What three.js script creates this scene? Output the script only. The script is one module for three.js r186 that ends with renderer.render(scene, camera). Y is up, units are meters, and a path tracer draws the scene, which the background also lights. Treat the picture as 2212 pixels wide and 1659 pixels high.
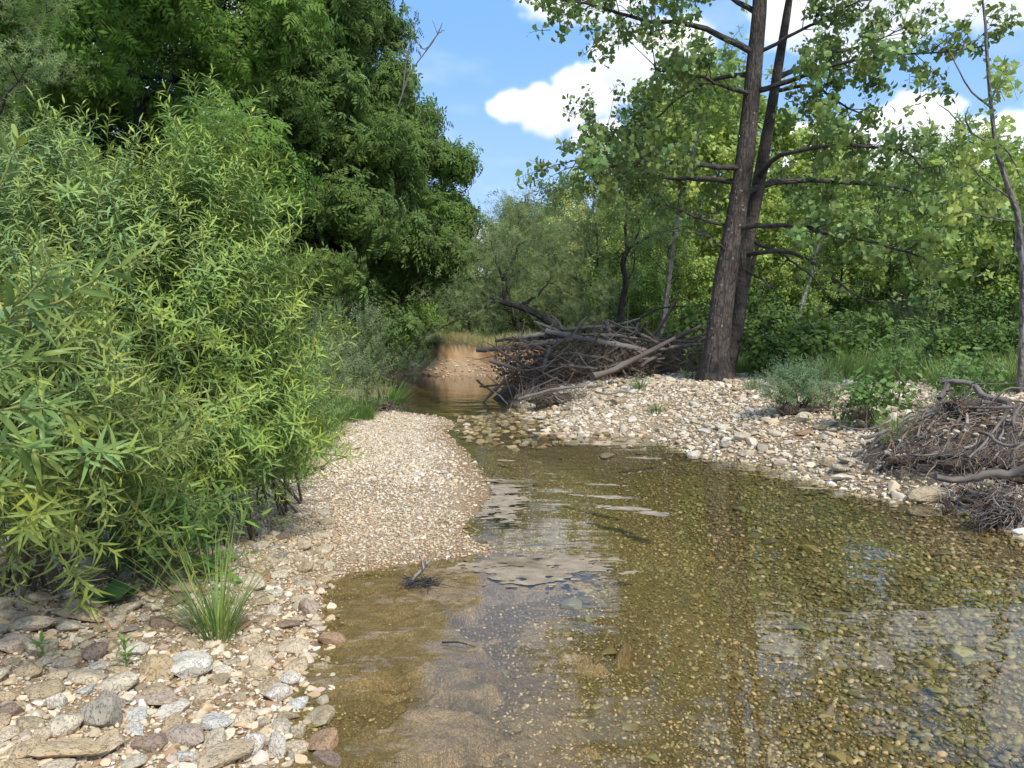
import * as THREE from 'three';
import { mergeVertices, toCreasedNormals } from 'three/addons/utils/BufferGeometryUtils.js';

// ---------------------------------------------------------------- camera, sky, sun, exposure
const FOCAL = 769, PITCH = 0.0727, EYE = 1.5;                 // focal length in 1024-pixel units, downward tilt, eye height over the water
const scene = new THREE.Scene();
const camera = new THREE.PerspectiveCamera(2 * Math.atan(384 / FOCAL) * 180 / Math.PI, 4 / 3, 0.05, 900);
camera.position.set(0, EYE, 0);
camera.rotation.x = -PITCH;
const renderer = new THREE.WebGLRenderer({ antialias: true });
renderer.toneMapping = THREE.LinearToneMapping;
renderer.toneMappingExposure = 1.53;
renderer.shadowMap.enabled = true;
const SUN = new THREE.Vector3(0.28, 0.78, 0.56).normalize();
const sun = new THREE.DirectionalLight(new THREE.Color().setRGB(1, 0.95, 0.86), 2.9);
sun.name = 'sun';
sun.position.copy(SUN).multiplyScalar(60);
sun.castShadow = true;
sun.shadow.radius = 10;
sun.shadow.mapSize.set(4096, 4096);
Object.assign(sun.shadow.camera, { left: -40, right: 40, top: 40, bottom: -40, near: 1, far: 160 });
scene.add(sun, sun.target);

// ---------------------------------------------------------------- random numbers and noise
function RNG(seed) {
  let a = seed >>> 0;
  const f = () => { a = (a + 0x6d2b79f5) | 0; let t = Math.imul(a ^ (a >>> 15), 1 | a); t = (t + Math.imul(t ^ (t >>> 7), 61 | t)) ^ t; return ((t ^ (t >>> 14)) >>> 0) / 4294967296; };
  f.r = (lo, hi) => lo + (hi - lo) * f();
  f.s = (k = 1) => (f() * 2 - 1) * k;
  f.n = () => (f() + f() + f() - 1.5) / 0.75;
  f.pick = (list) => list[Math.floor(f() * list.length)];
  return f;
}
const sm = (a, b, x) => { const t = Math.min(1, Math.max(0, (x - a) / (b - a))); return t * t * (3 - 2 * t); };
const mixn = (a, b, t) => a + (b - a) * t;
const mix3 = (a, b, t) => [mixn(a[0], b[0], t), mixn(a[1], b[1], t), mixn(a[2], b[2], t)];
const hash3 = (x, y, z) => { let h = Math.imul(x, 374761393) ^ Math.imul(y, 668265263) ^ Math.imul(z, 2147483647 - 1274126177); h = Math.imul(h ^ (h >>> 13), 1274126177); h ^= h >>> 16; return (h >>> 0) / 4294967296; };
function noise3(x, y, z, px = 0, py = 0) {                     // value noise, -1..1, periodic in x and y if px and py are given
  const ix = Math.floor(x), iy = Math.floor(y), iz = Math.floor(z), fx = x - ix, fy = y - iy, fz = z - iz;
  const u = fx * fx * (3 - 2 * fx), v = fy * fy * (3 - 2 * fy), w = fz * fz * (3 - 2 * fz);
  const X = (k) => (px ? ((k % px) + px) % px : k), Y = (k) => (py ? ((k % py) + py) % py : k);
  const x0 = X(ix), x1 = X(ix + 1), y0 = Y(iy), y1 = Y(iy + 1);
  const a = mixn(mixn(hash3(x0, y0, iz), hash3(x1, y0, iz), u), mixn(hash3(x0, y1, iz), hash3(x1, y1, iz), u), v);
  const b = mixn(mixn(hash3(x0, y0, iz + 1), hash3(x1, y0, iz + 1), u), mixn(hash3(x0, y1, iz + 1), hash3(x1, y1, iz + 1), u), v);
  return mixn(a, b, w) * 2 - 1;
}
function fbm(x, y, z, oct = 4, px = 0, py = 0, gain = 0.5) {
  let s = 0, a = 1, t = 0;
  for (let k = 0; k < oct; k++) { s += a * noise3(x, y, z + k * 7.3, px, py); t += a; a *= gain; x *= 2; y *= 2; z *= 2; px *= 2; py *= 2; }
  return s / t;
}
const V = (x, y, z) => new THREE.Vector3(x, y, z);

// ---------------------------------------------------------------- sky: blue air and fair-weather cumulus
{
  const w = 2048, h = 1024, data = new Float32Array(w * h * 4);
  const clouds = [   // azimuth from -z to the right, elevation, half widths (degrees)
    [2.2, 15.6, 2.7, 1.9], [5.2, 16.4, 3.0, 2.4], [8.5, 18.2, 3.3, 3.0], [11.5, 18.8, 3.0, 2.8], [0.2, 15.6, 2.2, 1.3], [6.5, 13.8, 2.2, 1.3],
    [-1.2, 5.6, 4.2, 2.2], [2.6, 5.2, 2.4, 1.4], [-5, 5.0, 4, 1.8],
    [6, 22.5, 6, 1.9],
    [22, 11.5, 5, 2.6], [27, 12.6, 4.2, 2.8], [33, 9.5, 6, 3.6], [39, 12.5, 6, 4.2], [19, 8, 5, 2.4], [44, 9, 6, 4],
    [24, 20.5, 7, 3.6], [33, 21, 8, 4], [41, 19.5, 7, 3.6], [50, 17, 7, 5],
    [-20, 19.5, 6, 3], [-31, 16, 7, 4], [-40, 12, 8, 5],
    [27, 30, 13, 5.5], [8, 29.5, 10, 4.2], [-10, 33, 9, 4.5], [42, 31, 9, 5], [-30, 29, 9, 5]];
  for (let j = 0; j < h; j++) {
    const up = ((j + 0.5) / h - 0.5) * Math.PI, el = up * 180 / Math.PI, y = Math.sin(up);
    for (let i = 0; i < w; i++) {
      const round = ((i + 0.5) / w - 0.5) * 2 * Math.PI, x = Math.cos(round) * Math.cos(up), z = Math.sin(round) * Math.cos(up);
      const az = Math.atan2(x, -z) * 180 / Math.PI, e = Math.max(0, el);
      let c = mix3([0.35, 0.52, 0.78], [0.17, 0.36, 0.72], sm(2, 24, e));
      c = mix3(c, [0.10, 0.24, 0.58], sm(24, 80, e));
      if (el > 0) {
        const away = sm(34, 46, e) + sm(52, 66, Math.abs(az)) * (1 - sm(34, 46, e));
        const density = (lift) => {                                // how thick the cloud is here, or a little higher up
          let f = -1; const yy = y + lift * 0.0175;
          for (const b of clouds) { const q = 1 - ((az - b[0]) / b[2]) ** 2 - ((el + lift - b[1]) / b[3]) ** 2; if (q > f) f = q; }
          if (away > 0) f = Math.max(f, mixn(-1, fbm(x * 3.1 + 9, yy * 5, z * 3.1 + 4, 4) * 2.6 - 0.25, Math.min(1, away)));
          if (f < -0.9) return f;
          return f + 1.0 * fbm(x * 16, yy * 24, z * 16, 6, 0, 0, 0.58) + 0.22 * (0.5 - Math.abs(noise3(x * 55, yy * 75, z * 55)));
        };
        const d = density(0), wisp = 0.2 * sm(0.1, 0.6, fbm(x * 9 + 2, y * 30, z * 9, 5));
        c = mix3(c, [0.72, 0.76, 0.82], wisp);
        if (d > 0) {
          const over = Math.max(0, density(0.9)) + 0.5 * Math.max(0, density(2)), lit = Math.exp(-1.15 * over);
          c = mix3(c, mix3([0.52, 0.57, 0.66], [1.18, 1.17, 1.15], lit), sm(0.0, 0.75, d) * 0.6 + sm(0.05, 0.35, d) * 0.4);
        }
      }
      const o = (j * w + i) * 4;
      data[o] = c[0]; data[o + 1] = c[1]; data[o + 2] = c[2]; data[o + 3] = 1;
    }
  }
  const t = new THREE.DataTexture(data, w, h, THREE.RGBAFormat, THREE.FloatType);
  t.mapping = THREE.EquirectangularReflectionMapping; t.magFilter = THREE.LinearFilter; t.needsUpdate = true;
  scene.background = t; scene.environment = t;
}
console.log('sky done');

// ---------------------------------------------------------------- from a spot in the photograph to a place (units: the photograph 2212 wide)
function ray(dx, dy) {
  const x = (dx * 0.46293 - 512) / FOCAL, y = (384 - dy * 0.46293) / FOCAL, c = Math.cos(PITCH), s = Math.sin(PITCH);
  return [x, y * c - s, -y * s - c];
}
const at = (dx, dy, depth) => { const [x, y, z] = ray(dx, dy), k = -depth / z; return V(x * k, EYE + y * k, -depth); };
const gp = (dx, dy, hgt = 0) => { const [x, y, z] = ray(dx, dy), k = (hgt - EYE) / y; return V(x * k, hgt, z * k); };

// ---------------------------------------------------------------- naming
const taken = new Map();
function numbered(name) { const n = taken.get(name) ?? 0; taken.set(name, n + 1); return n ? name + '_' + String(n).padStart(3, '0') : name; }
const nth = (k) => ['first', 'second', 'third', 'fourth', 'fifth', 'sixth', 'seventh', 'eighth', 'ninth', 'tenth', 'eleventh', 'twelfth', 'thirteenth', 'fourteenth', 'fifteenth', 'sixteenth', 'seventeenth', 'eighteenth', 'nineteenth', 'twentieth', 'twenty-first', 'twenty-second'][k];
function tag(o, label, category, group) { o.userData.label = label; o.userData.category = category; if (group) o.userData.group = group; return o; }
function thing(name, label, category, pos, group) { const o = new THREE.Group(); o.name = numbered(name); if (pos) o.position.copy(pos); scene.add(o); return tag(o, label, category, group); }
function meshThing(name, geo, mat, label, category, group) { const o = new THREE.Mesh(geo, mat); o.name = numbered(name); scene.add(o); return tag(o, label, category, group); }
function part(name, geo, mat, parent, kind) { const o = new THREE.Mesh(geo, mat); o.name = name; parent.add(o); if (kind) o.userData.kind = kind; return o; }
function structure(name, geo, mat) { const o = new THREE.Mesh(geo, mat); o.name = name; o.userData.kind = 'structure'; scene.add(o); return o; }

// ---------------------------------------------------------------- mesh builder
const UPV = V(0, 1, 0);
class MB {
  constructor() { this.p = []; this.n = []; this.c = []; this.u = []; this.i = []; }
  vert(x, y, z, nx, ny, nz, c, u = 0, v = 0) { this.p.push(x, y, z); this.n.push(nx, ny, nz); this.c.push(c[0], c[1], c[2]); this.u.push(u, v); return this.p.length / 3 - 1; }
  tri(a, b, c) { this.i.push(a, b, c); }
  // a tapered tube through pts (Vector3 list) with radii
  tube(pts, rad, sides, col = [1, 1, 1], { bump = 0, seed = 0, cap = true } = {}) {
    const N = pts.length, t = V(), a = V(), b = V(), prev = V(); let len = 0, first = this.p.length / 3;
    for (let k = 0; k < N; k++) {
      t.copy(pts[Math.min(N - 1, k + 1)]).sub(pts[Math.max(0, k - 1)]).normalize();
      if (k === 0) { a.set(Math.abs(t.y) < 0.9 ? 0 : 1, Math.abs(t.y) < 0.9 ? 1 : 0, 0).cross(t).normalize(); } else { a.addScaledVector(t, -a.dot(t)).normalize(); len += pts[k].distanceTo(prev); }
      prev.copy(pts[k]); b.crossVectors(t, a);
      const c = typeof col === 'function' ? col(k / (N - 1), k) : col;
      for (let s = 0; s <= sides; s++) {
        const g = (s % sides) / sides * Math.PI * 2, cs = Math.cos(g), sn = Math.sin(g);
        const r = rad[k] * (1 + bump * (hash3(k * 3 + seed, s % sides, 11) * 2 - 1));
        const nx = a.x * cs + b.x * sn, ny = a.y * cs + b.y * sn, nz = a.z * cs + b.z * sn;
        this.vert(pts[k].x + nx * r, pts[k].y + ny * r, pts[k].z + nz * r, nx, ny, nz, c, s / sides * Math.max(0.05, rad[0] * 6.28), len);
      }
      if (k) for (let s = 0; s < sides; s++) { const o = first + (k - 1) * (sides + 1) + s, q = o + sides + 1; this.i.push(o, o + 1, q, o + 1, q + 1, q); }
    }
    if (cap) for (const k of [0, N - 1]) {
      if (rad[k] < 0.004) continue;
      t.copy(pts[k]).sub(pts[k ? k - 1 : 1]).normalize();
      const c = typeof col === 'function' ? col(k / (N - 1), k) : col, m = this.vert(pts[k].x, pts[k].y, pts[k].z, t.x, t.y, t.z, c), o = first + k * (sides + 1);
      for (let s = 0; s < sides; s++) {
        const q = [o + s, o + s + 1].map((j) => this.vert(this.p[j * 3], this.p[j * 3 + 1], this.p[j * 3 + 2], t.x, t.y, t.z, c));
        k ? this.i.push(m, q[0], q[1]) : this.i.push(m, q[1], q[0]);
      }
    }
    return this;
  }
  // a narrow leaf or blade: from o along d, face normal n
  leaf(o, d, n, len, width, { droop = 0.15, fold = 0.25, seg = 4, col = [1, 1, 1], tip = null, peak = 0.8, base = 0 } = {}) {
    const s = V().crossVectors(d, n).normalize(), f = this.p.length / 3, per = fold ? 3 : 2;
    const c0 = col, c1 = tip ?? col;
    for (let k = 0; k <= seg; k++) {
      const t = k / seg, w = k === seg ? width * 0.03 : width * 0.5 * Math.max(base, Math.sin(Math.PI * Math.pow(Math.min(1, t * 0.97 + 0.03), peak)));
      const bx = o.x + d.x * len * t - n.x * droop * len * t * t, by = o.y + d.y * len * t - n.y * droop * len * t * t - 0.25 * droop * len * t * t, bz = o.z + d.z * len * t - n.z * droop * len * t * t;
      let nx = n.x + d.x * droop * 2 * t, ny = n.y + d.y * droop * 2 * t, nz = n.z + d.z * droop * 2 * t; const q = Math.hypot(nx, ny, nz); nx /= q; ny /= q; nz /= q;
      const c = mix3(c0, c1, t), cm = fold ? [c[0] * 1.12, c[1] * 1.1, c[2] * 1.1] : c;
      this.vert(bx - s.x * w + nx * fold * w, by - s.y * w + ny * fold * w, bz - s.z * w + nz * fold * w, nx + s.x * fold * 0.8, ny + s.y * fold * 0.8, nz + s.z * fold * 0.8, c, 0, t);
      if (fold) this.vert(bx, by, bz, nx, ny, nz, cm, 0.5, t);
      this.vert(bx + s.x * w + nx * fold * w, by + s.y * w + ny * fold * w, bz + s.z * w + nz * fold * w, nx - s.x * fold * 0.8, ny - s.y * fold * 0.8, nz - s.z * fold * 0.8, c, 1, t);
      if (k) for (let m = 0; m < per - 1; m++) { const a = f + (k - 1) * per + m, b = a + per; this.i.push(a, a + 1, b, a + 1, b + 1, b); }
    }
    return this;
  }
  // a broad lobed leaf as a fan over an outline given in leaf units (along, across)
  lobed(o, d, n, size, outline, { col = [1, 1, 1], cup = 0.15 } = {}) {
    const s = V().crossVectors(d, n).normalize(), f = this.vert(o.x + d.x * size * 0.45, o.y + d.y * size * 0.45, o.z + d.z * size * 0.45, n.x, n.y, n.z, col);
    outline.forEach(([a, c]) => { const l = -cup * size * (c * c + (a - 0.45) ** 2); this.vert(o.x + (d.x * a + s.x * c) * size + n.x * l, o.y + (d.y * a + s.y * c) * size + n.y * l, o.z + (d.z * a + s.z * c) * size + n.z * l, n.x + s.x * c * 0.5, n.y + s.y * c * 0.5, n.z + s.z * c * 0.5, [col[0] * 0.94, col[1] * 0.96, col[2] * 0.94]); });
    for (let k = 0; k < outline.length; k++) this.i.push(f, f + 1 + (k + 1) % outline.length, f + 1 + k);
    return this;
  }
  geo() {
    const g = new THREE.BufferGeometry();
    g.setAttribute('position', new THREE.Float32BufferAttribute(this.p, 3)); g.setAttribute('normal', new THREE.Float32BufferAttribute(this.n, 3));
    g.setAttribute('color', new THREE.Float32BufferAttribute(this.c, 3)); g.setAttribute('uv', new THREE.Float32BufferAttribute(this.u, 2)); g.setIndex(this.i);
    return g;
  }
}
const rvec = (r) => { const z = r.s(), a = r() * 6.283, q = Math.sqrt(1 - z * z); return V(q * Math.cos(a), z, q * Math.sin(a)); };
const perp = (d, r) => { const v = rvec(r); v.addScaledVector(d, -v.dot(d)); return v.lengthSq() < 1e-4 ? perp(d, r) : v.normalize(); };
// copies of one geometry: items {p, d (its +y), s, c}
function scatter(name, geo, mat, items, parent, kind = 'stuff') {
  const m = new THREE.InstancedMesh(geo, mat, items.length), q = new THREE.Quaternion(), q2 = new THREE.Quaternion(), M = new THREE.Matrix4(), S = V(), C = new THREE.Color();
  items.forEach((it, k) => {
    q.setFromUnitVectors(UPV, it.d ?? UPV); q2.setFromAxisAngle(UPV, it.roll ?? 0); q.multiply(q2);
    Array.isArray(it.s) ? S.set(...it.s) : S.setScalar(it.s);
    m.setMatrixAt(k, M.compose(it.p, q, S)); if (it.c) m.setColorAt(k, C.setRGB(it.c[0], it.c[1], it.c[2]));
  });
  m.name = name; m.userData.kind = kind; parent.add(m); return m;
}
function curve(pts, n, wob = 0, r = null) {                    // a smooth path through control points, with small wanders
  const c = new THREE.CatmullRomCurve3(pts), out = c.getPoints(n);
  if (wob) for (let k = 1; k < out.length; k++) out[k].addScaledVector(rvec(r), wob * Math.min(1, k / 2));
  return out;
}
const taper = (n, a, b, pw = 1) => Array.from({ length: n }, (_, k) => mixn(a, b, Math.pow(k / (n - 1), pw)));

// ---------------------------------------------------------------- textures and materials
function tex(size, f, srgb = false) {
  const d = new Uint8Array(size * size * 4);
  for (let j = 0; j < size; j++) for (let i = 0; i < size; i++) { const c = f(i / size, j / size), o = (j * size + i) * 4; for (let k = 0; k < 3; k++) d[o + k] = Math.max(0, Math.min(255, Math.round(255 * (Array.isArray(c) ? c[k] : c)))); d[o + 3] = 255; }
  const t = new THREE.DataTexture(d, size, size); t.wrapS = t.wrapT = THREE.RepeatWrapping; t.magFilter = THREE.LinearFilter; t.minFilter = THREE.LinearMipmapLinearFilter; t.generateMipmaps = true;
  if (srgb) t.colorSpace = THREE.SRGBColorSpace; t.needsUpdate = true; return t;
}
const rep = (t, x, y = x) => { const c = t.clone(); c.repeat.set(x, y); c.needsUpdate = true; return c; };
const gritT = tex(512, (u, v) => 0.62 + 0.26 * fbm(u * 8, v * 8, 1, 5, 8, 8, 0.65) + 0.16 * (hash3(Math.floor(u * 512), Math.floor(v * 512), 3) - 0.5));      // grain
const stoneT = tex(512, (u, v) => { const n = fbm(u * 6, v * 6, 5, 5, 6, 6, 0.6), p = sm(0.28, 0.5, fbm(u * 24, v * 24, 9, 3, 24, 24)), q = 1 - sm(0, 0.06, Math.abs(fbm(u * 5, v * 5, 2, 3, 5, 5))); const s = sm(0.1, 0.5, fbm(u * 3, v * 3, 12, 4, 3, 3)), k = 0.88 + 0.2 * n - 0.16 * p - 0.07 * q; return [k, k * (1 - 0.05 * s), k * (1 - 0.16 * s)]; });
const barkT = tex(512, (u, v) => { const r = Math.abs(fbm(u * 10, v * 5, 3, 4, 10, 5)), n = fbm(u * 20, v * 20, 6, 3, 20, 20); return 0.38 + 1.1 * r + 0.2 * n; });
const woodT = tex(512, (u, v) => { const n = fbm(u * 24, v * 2, 4, 4, 24, 2), c = sm(0.3, 0.42, fbm(u * 16, v * 2, 8, 3, 16, 2)); return 0.68 + 0.28 * n - 0.3 * c; });
const pebbleT = tex(1024, (() => {                              // fine grit too small to build: pebbles a few millimetres wide
  const N = 72, cells = [];
  const r = RNG(77);
  for (let k = 0; k < N * N; k++) cells.push([r(), r(), r(), r()]);
  return (u, v) => {
    const x = u * N, y = v * N, ix = Math.floor(x), iy = Math.floor(y); let best = 9, sec = 9, id = null;
    for (let a = -1; a < 2; a++) for (let b = -1; b < 2; b++) { const c = cells[((iy + b + N) % N) * N + (ix + a + N) % N], dx = ix + a + c[0] - x, dy = iy + b + c[1] - y, d = Math.hypot(dx, dy); if (d < best) { sec = best; best = d; id = c; } else if (d < sec) sec = d; }
    const e = sm(0.0, 0.16, sec - best), k = (0.5 + 0.45 * id[2]) * (0.72 + 0.28 * e), w = id[3];
    return w > 0.85 ? [k * 0.95, k * 0.78, k * 0.58] : w > 0.7 ? [k * 0.8, k * 0.78, k * 0.78] : [k, k * 0.94, k * 0.84];
  };
})());
const pebbleB = (() => { const d = pebbleT.image.data, o = new Uint8Array(d.length); for (let k = 0; k < d.length; k += 4) { o[k] = o[k + 1] = o[k + 2] = d[k]; o[k + 3] = 255; } const t = new THREE.DataTexture(o, 1024, 1024); t.wrapS = t.wrapT = THREE.RepeatWrapping; t.magFilter = THREE.LinearFilter; t.needsUpdate = true; return t; })();
const rippleT = tex(1024, (u, v) => 0.5 + 0.36 * fbm(u * 5, v * 9, 1, 2, 5, 9, 0.4) + 0.17 * fbm(u * 13, v * 30, 7, 2, 13, 30, 0.4) + 0.03 * noise3(u * 40, v * 92, 2, 40, 92));
const std = (o) => new THREE.MeshStandardMaterial({ vertexColors: true, roughness: 0.95, ...o });
const leafMat = (o = {}) => new THREE.MeshPhysicalMaterial({ vertexColors: true, side: THREE.DoubleSide, roughness: 0.92, transmission: 0.36, thickness: 0, specularIntensity: 0.5, clearcoat: 0.4, clearcoatRoughness: 0.36, ...o });
const M = {
  leaf: leafMat(), leafFar: leafMat({ clearcoat: 0, transmission: 0.4 }), blade: leafMat({ transmission: 0.3, clearcoat: 0.12 }),
  stone: std({ map: stoneT, bumpMap: stoneT, bumpScale: 0.03, roughness: 0.92 }),
  pebble: std({ roughness: 0.9 }), wetPebble: std({ roughness: 0.5 }),
  bark: std({ map: barkT, bumpMap: barkT, bumpScale: 0.035 }), wood: std({ map: rep(woodT, 4, 1), bumpMap: rep(woodT, 4, 1), bumpScale: 0.006 }), twig: std({}),
};
// ---------------------------------------------------------------- the lie of the land
const shoreL = [V(-1.5, 0, 3), V(-1.25, 0, -0.8), ...[[600, 1700], [630, 1560], [650, 1480], [688, 1400], [703, 1330], [702, 1270], [760, 1240], [880, 1222], [1000, 1206], [1080, 1192], [1020, 1165], [1005, 1135], [1040, 1100], [1062, 1060], [1035, 1012], [1000, 970], [962, 935], [985, 915], [950, 900], [905, 894], [862, 889], [846, 870], [842, 848], [852, 826]].map((p) => gp(...p))];
const shoreF = [gp(845, 814), gp(900, 811), gp(960, 813), gp(1020, 811), gp(1078, 812), V(4.2, 0, -25.4), V(9.5, 0, -27)];
const shoreR = [V(10, 0, -22.5), V(5.5, 0, -20.8), V(3, 0, -20), gp(1125, 846), gp(1092, 866), gp(1150, 893), gp(1225, 913), gp(1195, 932), gp(1260, 944), gp(1330, 938), gp(1400, 938), gp(1450, 958), gp(1520, 982), gp(1680, 1004), gp(1790, 1042), gp(1900, 1070), gp(2010, 1086), gp(2130, 1104), gp(2260, 1180), gp(2560, 1400), V(4.6, 0, -2.5), V(5, 0, 3)];
const outline = [...shoreL, ...shoreF, ...shoreR], tags = [];
outline.forEach((_, k) => tags.push(k < shoreL.length - 1 ? 0 : k < shoreL.length + shoreF.length - 1 ? 1 : 2));
function shore(x, z) {                                          // [inside the stream, distance to its edge, distances to left, far and right shores]
  let inside = false; const d = [99, 99, 99], n = outline.length;
  for (let k = 0, j = n - 1; k < n; j = k++) {
    const ax = outline[j].x, az = outline[j].z, bx = outline[k].x, bz = outline[k].z;
    if ((az > z) !== (bz > z) && x < (bx - ax) * (z - az) / (bz - az) + ax) inside = !inside;
    if (j === n - 1) continue;
    const ex = bx - ax, ez = bz - az, t = Math.max(0, Math.min(1, ((x - ax) * ex + (z - az) * ez) / (ex * ex + ez * ez))), q = Math.hypot(x - ax - ex * t, z - az - ez * t);
    if (q < d[tags[j]]) d[tags[j]] = q;
  }
  return [inside, Math.min(d[0], d[1], d[2]), d];
}
const hillAt = (x, z) => { const b = sm(50, 150, -z - 0.12 * x) * (11 + 4 * fbm(x * 0.012 + 5, z * 0.012, 2, 3) + 0.03 * x) + sm(14, 60, Math.abs(x)) * 2.2 + sm(150, 300, -z) * 6; return b; };
const riffle = (x, z) => sm(-14.2, -13.2, z) * (1 - sm(-11.2, -10.4, z)) * sm(-3.5, -1, x) ;
function groundAt(x, z) {                                       // height over the water
  const [inside, d, [dl, df, dr]] = shore(x, z);
  if (inside) {
    const shallow = (1 - sm(0.1, 1.1, x + 0.35 * (z + 4))) * sm(-5.6, -4.9, z);
    let dep = 0.30 * sm(0, 2.0, d) + 0.05 * sm(0, 0.35, d);
    dep = mixn(dep, 0.05 * sm(0, 0.5, d), shallow * 0.92);
    dep = mixn(dep, 0.05 * sm(0, 0.6, d), riffle(x, z) * 0.9);
    if (z < -15) dep += 0.25 * sm(-15, -18, z) * sm(0, 1.5, d);
    return -0.005 - dep + 0.012 * fbm(x * 2.2, z * 2.2, 3, 3) * sm(0, 0.6, d);
  }
  const bumps = fbm(x * 1.3, z * 1.3, 1, 4);
  let l = 0.06 * Math.min(d, 1.6) + 0.16 * sm(1.2, 3.4, d) + 0.7 * sm(3.5, 9, d);
  if (z > -6) l += 0.10 * sm(0, 1.2, d) * sm(-5.4, -4.2, z);
  l += bumps * (0.02 * sm(0, 0.8, d) + 0.05 * sm(2, 5, d));
  const edge = 1.0 + 0.18 * noise3(x * 1.6, 0, 4) + 0.10 * noise3(x * 5, 3, 4);
  const f = 0.38 * sm(0, edge * 0.95, d) + 0.12 * sm(0.3, 1, d) * noise3(x * 1.2, 1, 9) + (0.55 + 0.06 * noise3(x * 2, 2, 2)) * sm(edge, edge + 0.3, d) + 0.03 * bumps * sm(1.2, 2, d);
  const r = 0.74 * (1 - Math.exp(-d / 1.9)) + 0.22 * sm(4, 12, d) + bumps * (0.03 * sm(0, 0.7, d) + 0.05 * sm(3, 6, d));
  const wl = dl ** -4, wf = df ** -4, wr = dr ** -4;
  return (l * wl + f * wf + r * wr) / (wl + wf + wr) + hillAt(x, z);
}
const onGround = (x, z, dy = 0) => V(x, groundAt(x, z) + dy, z);
function stepped(list) { const out = []; for (let k = 0; k < list.length - 1; k++) { const [a, s0] = list[k], [b, s1] = list[k + 1]; let v = a; while (Math.abs(v - b) > 1e-6 && (b - a) * (b - v) > 0) { out.push(v); const t = (v - a) / (b - a); v += Math.sign(b - a) * mixn(s0, s1, t); } } out.push(list.at(-1)[0]); return out; }
const xs = stepped([[-320, 30], [-60, 8], [-14, 0.6], [-6, 0.12], [-3, 0.06], [6, 0.07], [9, 0.25], [18, 0.8], [60, 8], [320, 30]]);
const zs = stepped([[12, 1.5], [0, 0.2], [-2.2, 0.045], [-7, 0.055], [-15, 0.1], [-22.5, 0.16], [-24, 0.075], [-28, 0.09], [-30, 0.3], [-40, 1], [-160, 6], [-420, 30]]);
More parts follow.
